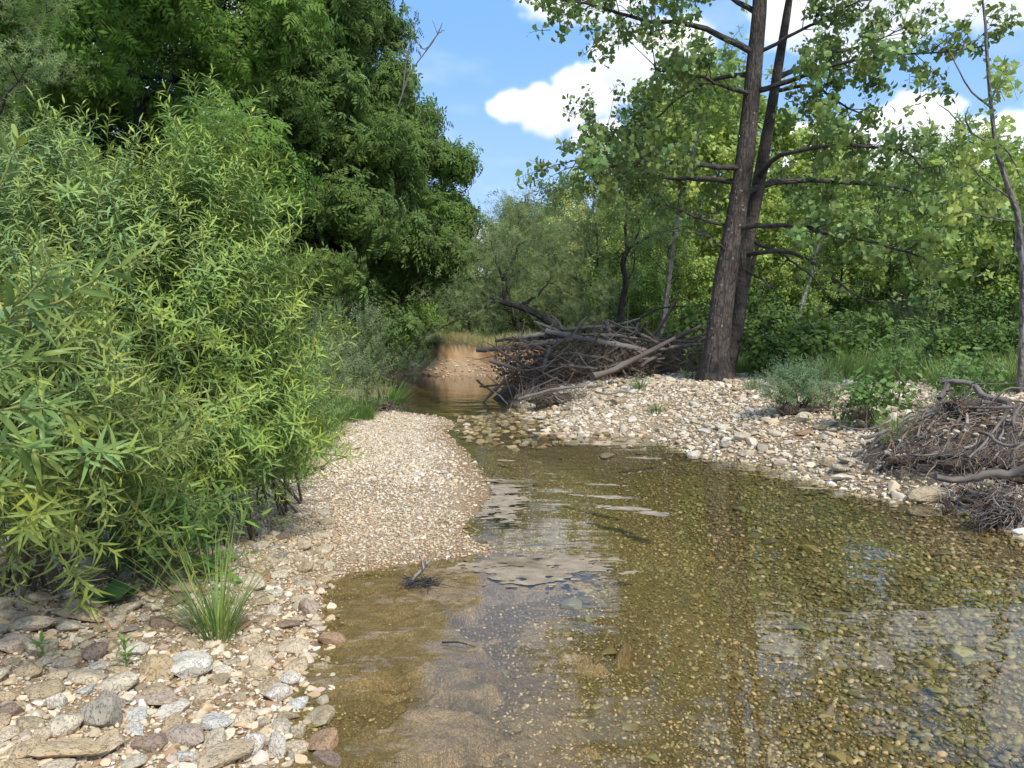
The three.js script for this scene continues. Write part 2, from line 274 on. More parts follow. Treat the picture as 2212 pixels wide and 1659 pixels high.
{
  const nx = xs.length, nz = zs.length, H = new Float32Array(nx * nz), Z = new Uint8Array(nx * nz);
  const pos = new Float32Array(nx * nz * 3), uv = new Float32Array(nx * nz * 2), col = new Float32Array(nx * nz * 3);
  const sandy = [0.40, 0.31, 0.21], soil = [0.13, 0.105, 0.065];
  for (let j = 0; j < nz; j++) for (let i = 0; i < nx; i++) {
    const x = xs[i], z = zs[j], o = j * nx + i, h = groundAt(x, z), [ins, d, ds] = shore(x, z);
    const who = ds.indexOf(Math.min(...ds)), n = fbm(x * 0.9, z * 0.9, 8, 4), m = fbm(x * 5, z * 5, 4, 3);
    let zone, c;
    if (ins) { zone = 0; c = mix3([0.20, 0.16, 0.07], [0.125, 0.10, 0.042], sm(-0.4, 0.5, n + 0.4 * m)); if (z > -5.6 && x < 0.3) c = mix3(c, [0.30, 0.22, 0.13], 0.6); }
    else if (who === 0 && d < 3.1 + 0.4 * n) { zone = 1; c = mix3([0.54, 0.45, 0.33], [0.42, 0.33, 0.22], sm(-0.3, 0.4, n)); c = mix3(c, [0.40, 0.28, 0.155], (1 - sm(0.05, 0.5 + 0.25 * n, d)) * 0.9); }
    else if (who === 2 && d < 5.6 + 0.8 * n && x < 11) { zone = 2; c = mix3([0.47, 0.39, 0.28], [0.36, 0.28, 0.19], sm(-0.3, 0.4, n)); }
    else if (who === 1 && d < 1.45) { zone = 3; const band = fbm(x * 3.5, h * 1.5, 3, 3); c = mix3(mix3([0.56, 0.33, 0.15], [0.64, 0.45, 0.26], sm(-0.4, 0.5, band + 0.5 * m)), [0.17, 0.13, 0.07], sm(0.84, 0.9, h + 0.06 * m)); if (h < 0.42) c = mix3(c, [0.50, 0.36, 0.25], 0.6); }
    else if (who === 1 || z < -27) { zone = 4; c = mix3([0.20, 0.19, 0.075], [0.14, 0.16, 0.05], sm(-0.3, 0.3, n)); }
    else { zone = 5; c = mix3(soil, [0.11, 0.12, 0.045], sm(-0.3, 0.4, n)); }
    const k = 1 + 0.12 * m; Z[o] = zone; H[o] = h;
    pos.set([x, h, z], o * 3); uv.set([x + h * 0.8, z + h], o * 2); col.set([c[0] * k, c[1] * k, c[2] * k], o * 3);
  }
  const nrm = new Float32Array(nx * nz * 3);
  for (let j = 0; j < nz; j++) for (let i = 0; i < nx; i++) {
    const a = Math.max(0, i - 1), b = Math.min(nx - 1, i + 1), c = Math.max(0, j - 1), e = Math.min(nz - 1, j + 1);
    const gx = (H[j * nx + b] - H[j * nx + a]) / (xs[b] - xs[a]), gz = (H[e * nx + i] - H[c * nx + i]) / (zs[e] - zs[c]), q = Math.hypot(gx, 1, gz);
    nrm.set([-gx / q, 1 / q, -gz / q], (j * nx + i) * 3);
  }
  const names = ['stream_bed', 'gravel_bar_left', 'gravel_bar_right', 'cut_bank', 'meadow', 'forest_floor'];
  const grit = (s, b) => ({ map: rep(pebbleT, s), bumpMap: rep(pebbleB, s), bumpScale: b });
  const mats = [std({ ...grit(1.1, 0.012), roughness: 0.8 }), std(grit(1.25, 0.012)), std(grit(0.8, 0.02)), std({ map: rep(gritT, 0.7), bumpMap: rep(gritT, 0.7), bumpScale: 0.06 }), std({ map: rep(gritT, 0.5) }), std({ map: rep(gritT, 0.9), bumpMap: rep(gritT, 0.9), bumpScale: 0.04 })];
  var ZONES = {};
  names.forEach((name, zone) => {
    const id = new Map(), idx = [], keep = [], use = (o) => { if (!id.has(o)) { id.set(o, keep.length); keep.push(o); } return id.get(o); };
    for (let j = 0; j < nz - 1; j++) for (let i = 0; i < nx - 1; i++) {
      const a = j * nx + i, b = a + 1, c = a + nx, e = c + 1;
      if (Z[a] !== zone) continue;
      idx.push(use(a), use(b), use(c), use(b), use(e), use(c));
    }
    const pick = (src, n) => { const out = new Float32Array(keep.length * n); keep.forEach((o, k) => { for (let q = 0; q < n; q++) out[k * n + q] = src[o * n + q]; }); return new THREE.BufferAttribute(out, n); };
    const g = new THREE.BufferGeometry();
    g.setAttribute('position', pick(pos, 3)); g.setAttribute('normal', pick(nrm, 3)); g.setAttribute('uv', pick(uv, 2)); g.setAttribute('color', pick(col, 3)); g.setIndex(idx);
    ZONES[name] = structure(name, g, mats[zone]);
  });
}
console.log('ground done', xs.length, zs.length);

// ---------------------------------------------------------------- water: a clear sheet at height 0 with ripples
{
  const wx = stepped([[-5, 0.1], [6, 0.1], [12, 0.3]]), wz = stepped([[3, 0.1], [-10, 0.08], [-15, 0.08], [-28.5, 0.3]]), nx = wx.length;
  const p = [], u = [], idx = [], h = [];
  for (const z of wz) for (const x of wx) {
    const rf = riffle(x, z), y = 0.02 * rf * fbm(x * 4, z * 9, 2, 3) + 0.0022 * noise3(x * 2.1, z * 4.2, 5) * sm(-3, -6, z);
    p.push(x, y, z); u.push(x / 2.6, z / 2.6); h.push(groundAt(x, z));
  }
  for (let j = 0; j < wz.length - 1; j++) for (let i = 0; i < nx - 1; i++) { const a = j * nx + i, c = a + nx; if (Math.min(h[a], h[a + 1], h[c], h[c + 1]) < 0.02) idx.push(a, a + 1, c, a + 1, c + 1, c); }
  const g = new THREE.BufferGeometry(); g.setAttribute('position', new THREE.Float32BufferAttribute(p, 3)); g.setAttribute('uv', new THREE.Float32BufferAttribute(u, 2)); g.setIndex(idx); g.computeVertexNormals();
  const m = new THREE.MeshPhysicalMaterial({ color: new THREE.Color().setRGB(0.93, 0.90, 0.76), roughness: 0.02, transmission: 1, thickness: 0, ior: 1.38, bumpMap: rippleT, bumpScale: 0.0055, side: THREE.DoubleSide });
  structure('water', g, m);
}

// ---------------------------------------------------------------- stones
function stoneGeo(seed, detail, flat = 0.6, long = 1.3, angular = 0.5) {
  const r = RNG(seed), g0 = new THREE.IcosahedronGeometry(1, detail); g0.deleteAttribute('uv'); g0.deleteAttribute('normal');
  let g = mergeVertices(g0, 1e-4);
  const P = g.attributes.position, cuts = Array.from({ length: 5 + Math.floor(angular * 8) }, () => [rvec(r), r.r(0.5, 0.86)]), v = V(), off = r.r(0, 50);
  for (let k = 0; k < P.count; k++) {
    v.fromBufferAttribute(P, k);
    v.multiplyScalar(1 + 0.16 * fbm(v.x * 1.3 + off, v.y * 1.3, v.z * 1.3, 3));
    for (const [n, d] of cuts) { const q = v.dot(n) - d; if (q > 0) v.addScaledVector(n, -q * (0.75 + 0.25 * angular)); }
    v.multiplyScalar(1 + 0.06 * fbm(v.x * 4 + off, v.y * 4, v.z * 4, 3));
    P.setXYZ(k, v.x * long, v.y * flat, v.z);
  }
  if (detail > 1 && angular > 0.3) g = toCreasedNormals(g, 0.5); else { g.computeVertexNormals(); if (detail > 0) g = g.toNonIndexed(); }
  const Q = g.attributes.position, col = [], uv = [];
  for (let k = 0; k < Q.count; k++) {
    const x = Q.getX(k), y = Q.getY(k), z = Q.getZ(k), n = fbm(x * 1.7 + off, y * 2.5, z * 1.7, 3), s = sm(0.15, 0.5, fbm(x * 2.6, y * 3, z * 2.6 + off, 3));
    const t = 1 + 0.14 * n; col.push(t * (1 + 0.0 * s), t * (1 - 0.10 * s), t * (1 - 0.24 * s)); uv.push(x * 0.5, z * 0.5);
  }
  if (!g.index) for (let k = 0; k < Q.count; k += 3) { const A = V().fromBufferAttribute(Q, k), B = V().fromBufferAttribute(Q, k + 1).sub(A), C = V().fromBufferAttribute(Q, k + 2).sub(A), n = B.cross(C), ax = Math.abs(n.x), ay = Math.abs(n.y), az = Math.abs(n.z); for (let q = k; q < k + 3; q++) { const x = Q.getX(q), y = Q.getY(q), z = Q.getZ(q); [uv[q * 2], uv[q * 2 + 1]] = ay >= ax && ay >= az ? [x * 0.5, z * 0.5] : ax > az ? [y * 0.5 + 0.3, z * 0.5] : [x * 0.5, y * 0.5 + 0.6]; } }
  g.setAttribute('color', new THREE.Float32BufferAttribute(col, 3)); g.setAttribute('uv', new THREE.Float32BufferAttribute(uv, 2));
  return g;
}
const STONES = Array.from({ length: 12 }, (_, k) => stoneGeo(100 + k, 3, [0.5, 0.62, 0.72, 0.42][k % 4], [1.2, 1.45, 1.1, 1.3][k % 4], [0.8, 0.45, 1.0, 0.65][k % 4]));
const COBBLES = Array.from({ length: 6 }, (_, k) => stoneGeo(200 + k, 2, 0.6, 1.25, 0.9));
const PEBBLES = Array.from({ length: 5 }, (_, k) => stoneGeo(300 + k, 0, 0.6, 1.25, 0.6));
const TONE = { cream: [0.56, 0.475, 0.345], white: [0.65, 0.60, 0.51], tan: [0.47, 0.37, 0.24], grey: [0.34, 0.305, 0.24], pink: [0.43, 0.34, 0.265], rust: [0.35, 0.225, 0.13], brown: [0.27, 0.20, 0.15], yellow: [0.46, 0.365, 0.225], slate: [0.2, 0.19, 0.195] };
const vary = (c, r, k = 0.15) => { const b = 1 + r.s(k), w = r.s(k * 0.4); return [c[0] * b * (1 + w), c[1] * b, c[2] * b * (1 - w)]; };
const DRY = ['cream', 'cream', 'cream', 'white', 'tan', 'tan', 'pink', 'yellow', 'cream', 'cream', 'white', 'cream', 'cream', 'tan', 'brown', 'yellow', 'cream', 'grey', 'tan', 'white', 'cream', 'yellow', 'cream', 'tan', 'rust', 'cream'];
const PALE = ['cream', 'cream', 'white', 'cream', 'white', 'tan', 'yellow', 'cream', 'cream', 'tan', 'cream', 'yellow', 'white', 'grey', 'pink'];
const spots = [];                                              // [x, z, radius] of stones already laid
const free = (x, z, rad, tight = 0.8) => { for (const s of spots) { const d = (s[0] - x) ** 2 + (s[1] - z) ** 2, q = (s[2] + rad) * tight; if (d < q * q) return false; } return true; };
const stoneMats = new Map();
const stoneMat = (c) => { const key = c.map((x) => x.toFixed(2)).join(); if (!stoneMats.has(key)) { const m = M.stone.clone(); m.color.setRGB(...c); stoneMats.set(key, m); } return stoneMats.get(key); };
function layStone(name, geo, c, p, size, turn, tilt, parent) {
  const o = new THREE.Mesh(geo, stoneMat(c)); o.name = parent ? 'stone' : numbered(name); o.position.copy(p); o.scale.set(...size); o.rotation.set(tilt[0], turn, tilt[1], 'YXZ'); (parent ?? scene).add(o); return o;
}
// stones that stand out: place in the photograph, size in metres (long, high, deep half axes), turn
const marked = [
  [135, 1612, 0.155, 0.042, 0.055, 0.05, 0, 'yellow', 'long flat tan stone lying level in the lower left corner'],
  [120, 1648, 0.062, 0.03, 0.045, 0.3, 3, 'cream', 'small cream stone tucked under the long flat tan stone'],
  [222, 1545, 0.07, 0.072, 0.055, 0.9, 9, 'grey', 'grey brown upright rounded stone leaning among pale cobbles'],
  [140, 1560, 0.072, 0.042, 0.05, 0.5, 2, 'cream', 'pale blocky stone left of the grey upright stone'],
  [118, 1507, 0.045, 0.04, 0.04, 0.1, 6, 'white', 'white knobbly stone above the pale blocky stone'],
  [405, 1595, 0.07, 0.04, 0.05, 0.2, 1, 'pink', 'smooth pinkish tan stone touching a rounder one at bottom'],
  [466, 1603, 0.052, 0.042, 0.045, 0.7, 7, 'cream', 'round cream stone right of the smooth pinkish stone'],
  [400, 1440, 0.11, 0.07, 0.075, 0.35, 4, 'white', 'large white and grey banded stone in front of the tall grass'],
  [335, 1445, 0.085, 0.055, 0.06, 0.2, 10, 'yellow', 'yellowish rounded stone left of the white banded stone'],
  [70, 1352, 0.13, 0.05, 0.06, -0.35, 3, 'cream', 'long pitted pale stone sloping at the left edge'],
  [175, 1330, 0.12, 0.045, 0.06, -0.15, 0, 'tan', 'broad sandy stone below the broad leaved weed'],
  [385, 1275, 0.08, 0.06, 0.06, 0.1, 8, 'tan', 'squarish tan stone between the weed and the tall grass'],
  [540, 1262, 0.105, 0.05, 0.07, 0.1, 1, 'cream', 'large pale oval stone right of the tall grass'],
  [515, 1300, 0.045, 0.045, 0.04, 0.3, 6, 'cream', 'small round cream stone against the tall grass'],
  [664, 1227, 0.065, 0.045, 0.05, -0.5, 2, 'yellow', 'orange stained angular stone at the edge of the sand'],
  [668, 1318, 0.06, 0.05, 0.045, -0.7, 5, 'pink', 'brownish pink wedge stone at the waterline'],
  [662, 1263, 0.06, 0.025, 0.04, 0.05, 9, 'cream', 'flat pale stone under the orange stained stone'],
  [595, 1505, 0.06, 0.05, 0.05, 0.3, 4, 'white', 'grey white cracked stone on the waterside'],
  [620, 1470, 0.055, 0.035, 0.045, -0.3, 8, 'white', 'angular white stone just above the cracked stone'],
  [704, 1612, 0.062, 0.056, 0.055, 0.2, 7, 'rust', 'rounded orange brown stone standing in the shallow water'],
  [640, 1585, 0.036, 0.036, 0.034, 0, 6, 'cream', 'cream pebble between the orange stone and the shore'],
  [546, 1618, 0.05, 0.05, 0.04, 0.6, 2, 'white', 'tall white stone near the bottom by the shallow water'],
  [595, 1625, 0.04, 0.05, 0.036, -0.2, 10, 'white', 'smooth white egg shaped stone nearest the shallow water'],
  [480, 1640, 0.12, 0.045, 0.08, 0.2, 3, 'tan', 'low rough tan rock cut by the bottom edge'],
  [30, 1650, 0.07, 0.035, 0.05, -0.1, 5, 'yellow', 'pale wedge stone in the very corner'],
  [85, 1400, 0.075, 0.06, 0.06, 0.3, 11, 'cream', 'blocky pale stone behind the small left seedling'],
  [205, 1405, 0.06, 0.045, 0.045, 0.8, 2, 'brown', 'dark reddish brown stone with a pale tip'],
  [30, 1395, 0.08, 0.05, 0.06, 0, 7, 'pink', 'rounded pinkish stone at the left edge'],
  [345, 1500, 0.11, 0.03, 0.07, -0.4, 0, 'pink', 'low crusted stone right of the grey upright stone'],
  [330, 1490, 0.05, 0.035, 0.05, 0.1, 4, 'tan', 'square tan stone above the crusted stone'],
  [630, 1140, 0.06, 0.04, 0.045, 0.2, 9, 'cream', 'rounded pale stone under the edge of the willow'],
  [700, 1155, 0.075, 0.03, 0.05, 0.1, 1, 'cream', 'half buried pale stone on the brown gravel'],
];
{
  const r = RNG(5);
  for (const [dx, dy, a, b, c, turn, form, tone, label] of marked) {
    const g = gp(dx, dy), h = groundAt(g.x, g.z), p = gp(dx, dy + b * 0.45 * 170, h);
    p.y = groundAt(p.x, p.z) + b * 0.42;
    const o = layStone('stone', STONES[form], vary(TONE[tone], r, 0.05), p, [a / 1.15, b / 0.6, c / 0.9], turn, [r.s(0.1), r.s(0.12)]);
    tag(o, label, 'stone', 'stones of the near left shore'); spots.push([p.x, p.z, Math.min(a, c) * 1.05]);
  }
  const rightMarked = [
    [1735, 905, 0.115, 0.10, 0.09, 0.2, 8, 'cream', 'squarish pale rock in front of the small willow on the gravel'],
    [1905, 890, 0.22, 0.12, 0.12, 0.1, 3, 'cream', 'broad cream boulder between the small willow and the root mass'],
    [1740, 932, 0.09, 0.035, 0.06, 0.2, 1, 'rust', 'flat orange stone below the squarish pale rock'],
    [1605, 945, 0.10, 0.07, 0.08, 0.1, 9, 'cream', 'rounded cream stone on the lower right gravel slope'],
    [1565, 960, 0.07, 0.045, 0.06, 0.4, 2, 'grey', 'dark brown rounded stone just above the right waterline'],
    [1785, 1000, 0.11, 0.07, 0.07, 0.1, 6, 'tan', 'yellow grey blocky stone near the right waterline'],
    [1690, 1000, 0.10, 0.05, 0.06, 0, 5, 'pink', 'pink grey flat stone at the right waterline'],
    [1820, 1030, 0.13, 0.05, 0.06, 0.05, 0, 'white', 'long grey white stone lying in the right shallows'],
    [2010, 1073, 0.17, 0.08, 0.08, 0.1, 1, 'tan', 'long tan boulder in the water below the root mass'],
    [1335, 868, 0.14, 0.11, 0.1, 0.1, 11, 'yellow', 'blocky yellow stone right of the small root clump'],
    [1312, 965, 0.12, 0.06, 0.09, 0.3, 3, 'grey', 'grey stone half in the water at the tip of the right bar'],
    [1360, 950, 0.13, 0.04, 0.08, 0.1, 4, 'tan', 'flat tan stone in the shallows of the right bar'],
    [1043, 877, 0.11, 0.05, 0.07, 0.1, 7, 'cream', 'pale stone alone in the water before the log jam'],
    [1135, 945, 0.07, 0.05, 0.05, 0.1, 2, 'white', 'small white stone alone below the riffle'],
    [1545, 1000, 0.09, 0.03, 0.06, 0.3, 10, 'brown', 'dark wet stone on the right waterline below the slope'],
    [2120, 870, 0.20, 0.07, 0.12, 0, 0, 'yellow', 'smooth orange tan rock behind the root mass'],
  ];
  for (const [dx, dy, a, b, c, turn, form, tone, label] of rightMarked) {
    let p = gp(dx, dy); for (let k = 0; k < 12; k++) { const h = Math.max(-0.05, groundAt(p.x, p.z)); p = gp(dx, dy + 6, mixn(p.y, h, 0.6)); }
    p.y = groundAt(p.x, p.z) + b * 0.45;
    const o = layStone('stone', STONES[form], vary(TONE[tone], r, 0.05), p, [a / 1.15, b / 0.6, c / 0.9], turn, [r.s(0.1), r.s(0.12)]);
    tag(o, label, 'stone', 'stones of the right bar'); spots.push([p.x, p.z, Math.min(a, c) * 0.95]);
  }
  const rock = gp(675, 1020, 0.1), o = layStone('stone', STONES[8], TONE.tan, onGround(rock.x, rock.z, 0.05), [0.12, 0.13, 0.1], 0.6, [0.2, 0.3]);
  tag(o, 'pale rock with a dark brown end poking out of the willow', 'stone');
}
// cobbles of the left shore and of the right bar: the 300 largest of each are pieces of their bar, the rest one mass
function lay(bar, seed, tones, n, sizes, where, parts) {
  const r = RNG(seed), small = [[], [], [], [], [], []]; let tries = 0, made = 0, tonesMade = {};
  while (made < n && tries++ < n * 14) {
    const size = sizes(made / n, r), [x, z] = where(r), [ins, d, ds] = shore(x, z);
    if (ins && (d > 0.4 || r() < d * 2.4)) continue;
    if (!free(x, z, size * (size > 0.03 ? 1 : 0.6), size > 0.03 ? 0.86 : 0.75) && size > 0.022) continue;
    const tone = r.pick(tones), h = groundAt(x, z), lo = r.r(0.55, 0.8), s = [size, size * r.r(0.8, 1.25), size * r.r(0.75, 1.05)];
    if (made < parts) {
      if (!tonesMade[tone]) tonesMade[tone] = [0, 1, 2].map(() => vary(TONE[tone], r, 0.14));
      layStone('stone', r.pick(STONES), r.pick(tonesMade[tone]), V(x, h + s[1] * 0.58 * lo * 0.3, z), s, r() * 6.28, [r.s(0.25), r.s(0.25)], bar);
    } else small[Math.floor(r() * 6)].push({ p: V(x, h + size * 0.16, z), d: V(r.s(0.3), 1, r.s(0.3)).normalize(), roll: r() * 6.28, s, c: vary(TONE[tone], r, 0.16) });
    if (size > 0.022) spots.push([x, z, size]);
    made++;
  }
  return small;
}
const leftPlace = (r) => { for (;;) { const p = gp(r.r(-350, 720), r.r(1120, 1720)); if (p.x > -3.6 && (p.z > -5.3 || r() < 0.2)) return [p.x, p.z]; } };
const leftAny = (r) => { for (;;) { const z = -r.r(2.2, 6.2), x = r.r(-3.4, -0.1); if (groundAt(x, z) > 0.001) return [x, z]; } };
const small1 = lay(ZONES.gravel_bar_left, 11, DRY, 3200, (t, r) => 0.046 * Math.pow(1 - t, 13) + 0.014 * Math.pow(1 - t, 2) + r.r(0.005, 0.016), leftPlace, 300);
small1.forEach((list, k) => scatter('cobbles', COBBLES[k], M.pebble, list, ZONES.gravel_bar_left));
const rightPlace = (r) => { for (;;) { const z = -r.r(2.5, 17.5), x = r.r(0.2, 9), q = r(); const [ins, d, ds] = shore(x, z); if (ds[2] > ds[0] || ins && d > 0.15 || d > 5.8) continue; if (q < 0.6 + 0.4 * sm(-17, -7, z)) return [x, z]; } };
const small2 = lay(ZONES.gravel_bar_right, 12, PALE, 10500, (t, r) => 0.06 * Math.pow(1 - t, 12) + 0.02 * Math.pow(1 - t, 3) + r.r(0.012, 0.03), rightPlace, 300);
small2.forEach((list, k) => scatter('cobbles', COBBLES[k], M.pebble, list, ZONES.gravel_bar_right));
{ // pebbles between the cobbles, the fine gravel of the left bar and the stones of the stream bed
  const r = RNG(21), put = (parent, name, n, mat, f) => { const l = [[], [], [], [], []]; let k = 0, t = 0; while (k < n && t++ < n * 8) { const it = f(); if (it) { l[k % 5].push(it); k++; } } l.forEach((list, q) => list.length && scatter(name, PEBBLES[q], mat, list, parent)); };
  const one = (x, z, s, tones, lift = 0.2) => ({ p: onGround(x, z, s * lift), d: V(r.s(0.5), 1, r.s(0.5)).normalize(), roll: r() * 6.28, s: [s, s * r.r(0.7, 1.2), s * r.r(0.7, 1)], c: vary(TONE[r.pick(tones)], r, 0.2) });
  put(ZONES.gravel_bar_left, 'pebbles', 30000, M.pebble, () => { const [x, z] = leftAny(r); return one(x, z, 0.004 + 0.012 * r() * r(), DRY, 0.5); });
  put(ZONES.gravel_bar_left, 'gravel', 62000, M.pebble, () => { const z = -r.r(4.6, 14.5), x = r.r(-3.6, 0.5), [ins, d] = shore(x, z); if (ins && d > 0.04 || d > 3.0 || r() > 0.12 + sm(0.02, 0.75, d + 0.2 * fbm(x * 2, z * 2, 5, 3))) return null; const near = sm(-6.6, -5.4, z + 0.4 * fbm(x, z, 2, 2)); return one(x, z, (0.004 + 0.011 * Math.pow(r(), 1.6)) * (z < -7 ? 1.3 : 1) * (r() < 0.03 ? 2 : 1), r() < near * 0.75 ? ['tan', 'pink', 'brown', 'rust', 'cream', 'tan', 'yellow'] : PALE, 0.3); });
  put(ZONES.gravel_bar_right, 'pebbles', 32000, M.pebble, () => { const [x, z] = rightPlace(r); return one(x, z, r.r(0.008, 0.03), PALE, 0.3); });
  TONE.ochre = [0.215, 0.16, 0.062]; TONE.olive = [0.165, 0.14, 0.056]; TONE.pale = [0.29, 0.245, 0.135]; TONE.dark = [0.085, 0.075, 0.045]; TONE.green = [0.175, 0.17, 0.075]; TONE.umber = [0.165, 0.115, 0.05];
  const WET = ['ochre', 'olive', 'olive', 'olive', 'umber', 'green', 'pale', 'dark', 'ochre', 'umber', 'green', 'olive'];
  put(ZONES.stream_bed, 'bed_pebbles', 95000, M.wetPebble, () => { const z = -2.1 - 10 * Math.pow(r(), 1.6), x = r.r(-1.6, 5.8), [ins, d] = shore(x, z); if (!ins) return null; const right = sm(-0.2, 2.4, x), s = (0.004 + 0.010 * r() * r()) + 0.022 * right * Math.pow(r(), 5); if (x < 0.2 && z > -5.5 && r() < 0.4) return null; return one(x, z, s, x < 0.2 && z > -5.4 ? ['ochre', 'pale', 'tan', 'olive', 'umber'] : fbm(x * 0.8, z * 0.6, 4, 3) + 0.3 * r.s() > 0.05 ? ['ochre', 'umber', 'ochre', 'tan', 'olive', 'pale'] : ['olive', 'green', 'olive', 'dark', 'green', 'umber', 'pale', 'ochre'], 0.25); });
  const cob = [[], [], [], [], [], []];
  for (let k = 0; k < 750;) { const z = -2.2 - 10 * Math.pow(r(), 1.4), x = r.r(-0.6, 5.6), [ins, d] = shore(x, z); if (!ins) { continue; } if (r() > 0.25 + sm(0.6, 2.6, x)) { continue; } const s = r.r(0.018, 0.042) * (r() < 0.1 ? 1.9 : 1); cob[k % 6].push({ p: onGround(x, z, s * 0.15), d: V(r.s(0.2), 1, r.s(0.2)).normalize(), roll: r() * 6.28, s: [s, s * 0.8, s * 0.9], c: vary(TONE[r.pick(WET)], r, 0.2) }); k++; }
  cob.forEach((l, k) => scatter('bed_cobbles', COBBLES[k], M.wetPebble, l, ZONES.stream_bed));
  // stones breaking the surface in the riffle
  const rif = [[], [], [], [], [], []];
  for (let k = 0; k < 520;) { const z = -r.r(10.2, 14.3), x = r.r(-1, 2.6), [ins, d, ds] = shore(x, z); if (!ins || (ds[2] > 1.3 && r() < 0.85)) { k += 0.1; continue; } const s = r.r(0.03, 0.075); rif[Math.floor(k) % 6].push({ p: V(x, groundAt(x, z) + s * 0.3, z), roll: r() * 6.28, s, c: vary(TONE[r.pick(['tan', 'brown', 'cream', 'grey', 'ochre'])], r, 0.2) }); k++; }
  rif.forEach((l, k) => scatter('riffle_stones', COBBLES[k], M.pebble, l, ZONES.stream_bed));
  const tal = [[], [], [], [], [], []];                       // rubble at the foot of the cut bank
  for (let k = 0; k < 900; k++) { const x = r.r(-4.5, 4), z = -r.r(23.6, 25.8), [ins, d, ds] = shore(x, z); if (ins && d > 0.3 || d > 0.95) continue; const s = r.r(0.02, 0.06); tal[k % 6].push({ p: onGround(x, z, s * 0.3), roll: r() * 6.28, s, c: vary(TONE[r.pick(['pink', 'tan', 'brown', 'rust', 'cream'])], r, 0.2) }); }
  tal.forEach((l, k) => scatter('rubble', COBBLES[k], M.pebble, l, ZONES.cut_bank));
}
console.log('stones done', spots.length);
// ---------------------------------------------------------------- leafy shoots, the pieces that crowns are made of (local +y is the way the shoot grows)
const OUT = { syc: [[0, 0], [0.1, -0.3], [0.05, -0.62], [0.3, -0.5], [0.45, -0.68], [0.62, -0.36], [0.72, -0.28], [1.02, 0], [0.72, 0.28], [0.62, 0.36], [0.45, 0.68], [0.3, 0.5], [0.05, 0.62], [0.1, 0.3]], oval: [[0, 0], [0.3, -0.33], [0.7, -0.24], [1, 0], [0.7, 0.24], [0.3, 0.33]] };
function willowShoot(seed, { len = 0.5, n = 26, leaf = 0.11, wide = 0.0145, seg = 4, fold = 0.3, tube = true, young = true } = {}) {
  const r = RNG(seed), b = new MB(), bend = V(r.s(0.12), 0, r.s(0.12)), path = (t) => V(bend.x * t * t * 1.4 + 0.02 * Math.sin(t * 7 + seed), len * t, bend.z * t * t * 1.4);
  if (tube) b.tube([0, 0.33, 0.66, 1].map(path), [0.0035, 0.003, 0.0022, 0.001], 4, [0.75, 0.55, 0.5], { cap: false });
  for (let k = 0; k < n; k++) {
    const t = 0.06 + 0.94 * (k + 0.5 * r()) / n, p = path(Math.min(1, t)), a = k * 2.4 + r.s(0.4), up = mixn(0.35, 1.15, t * t) + r.s(0.25);
    const d = V(Math.cos(a), up, Math.sin(a)).normalize(), nn = V(-Math.cos(a) * up, 1, -Math.sin(a) * up).addScaledVector(rvec(r), 0.35); nn.addScaledVector(d, -nn.dot(d)).normalize();
    const l = leaf * r.r(0.75, 1.2) * (1 - 0.45 * Math.pow(t, 4)), y = young ? sm(0.55, 1, t) : 0, c = mix3([0.92, 0.95, 1.0], [1.55, 1.3, 0.75], y * r.r(0.6, 1)), k2 = r.r(0.85, 1.15);
    b.leaf(p, d, nn, l, wide * r.r(0.85, 1.2) * (1 - 0.3 * y), { droop: r.r(0.05, 0.4), fold, seg, col: c.map((q) => q * k2), peak: 0.75 });
  }
  return b.geo();
}
function pinnateShoot(seed, { n = 5, len = 0.5, leaflet = 0.125, pairs = 5 } = {}) {      // a twig with feathered, drooping leaves
  const r = RNG(seed), b = new MB();
  b.tube([V(0, 0, 0), V(0.01, 0.15, 0), V(0, 0.3, 0.01)], [0.006, 0.005, 0.003], 3, [0.5, 0.4, 0.3], { cap: false });
  for (let k = 0; k < n; k++) {
    const a = k * 2.4 + r.s(0.3), s0 = V(0, 0.06 + 0.26 * k / n, 0), d = V(Math.cos(a), 0.55 + r.s(0.3), Math.sin(a)).normalize(), kk = r.r(0.85, 1.15);
    const L = len * r.r(0.75, 1.1), q = (t) => V(s0.x + d.x * L * t, s0.y + d.y * L * t - 0.5 * L * t * t, s0.z + d.z * L * t), side = V().crossVectors(d, UPV).normalize();
    for (let m = 1; m <= pairs; m++) for (const e of m === pairs ? [0] : [-1, 1]) {
      const t = 0.25 + 0.75 * m / pairs, p = q(t), f = V(d.x, d.y - t * 0.9, d.z).normalize(), ld = e ? V().copy(side).multiplyScalar(e).addScaledVector(f, 0.55).add(V(0, -0.25, 0)).normalize() : f, nn = V(0, 1, 0).addScaledVector(rvec(r), 0.3); nn.addScaledVector(ld, -nn.dot(ld)).normalize();
      b.leaf(p, ld, nn, leaflet * r.r(0.85, 1.2), leaflet * 0.4, { droop: 0.2, fold: 0, seg: 2, col: [kk, kk, kk * 0.9], peak: 0.8 });
    }
  }
  return b.geo();
}
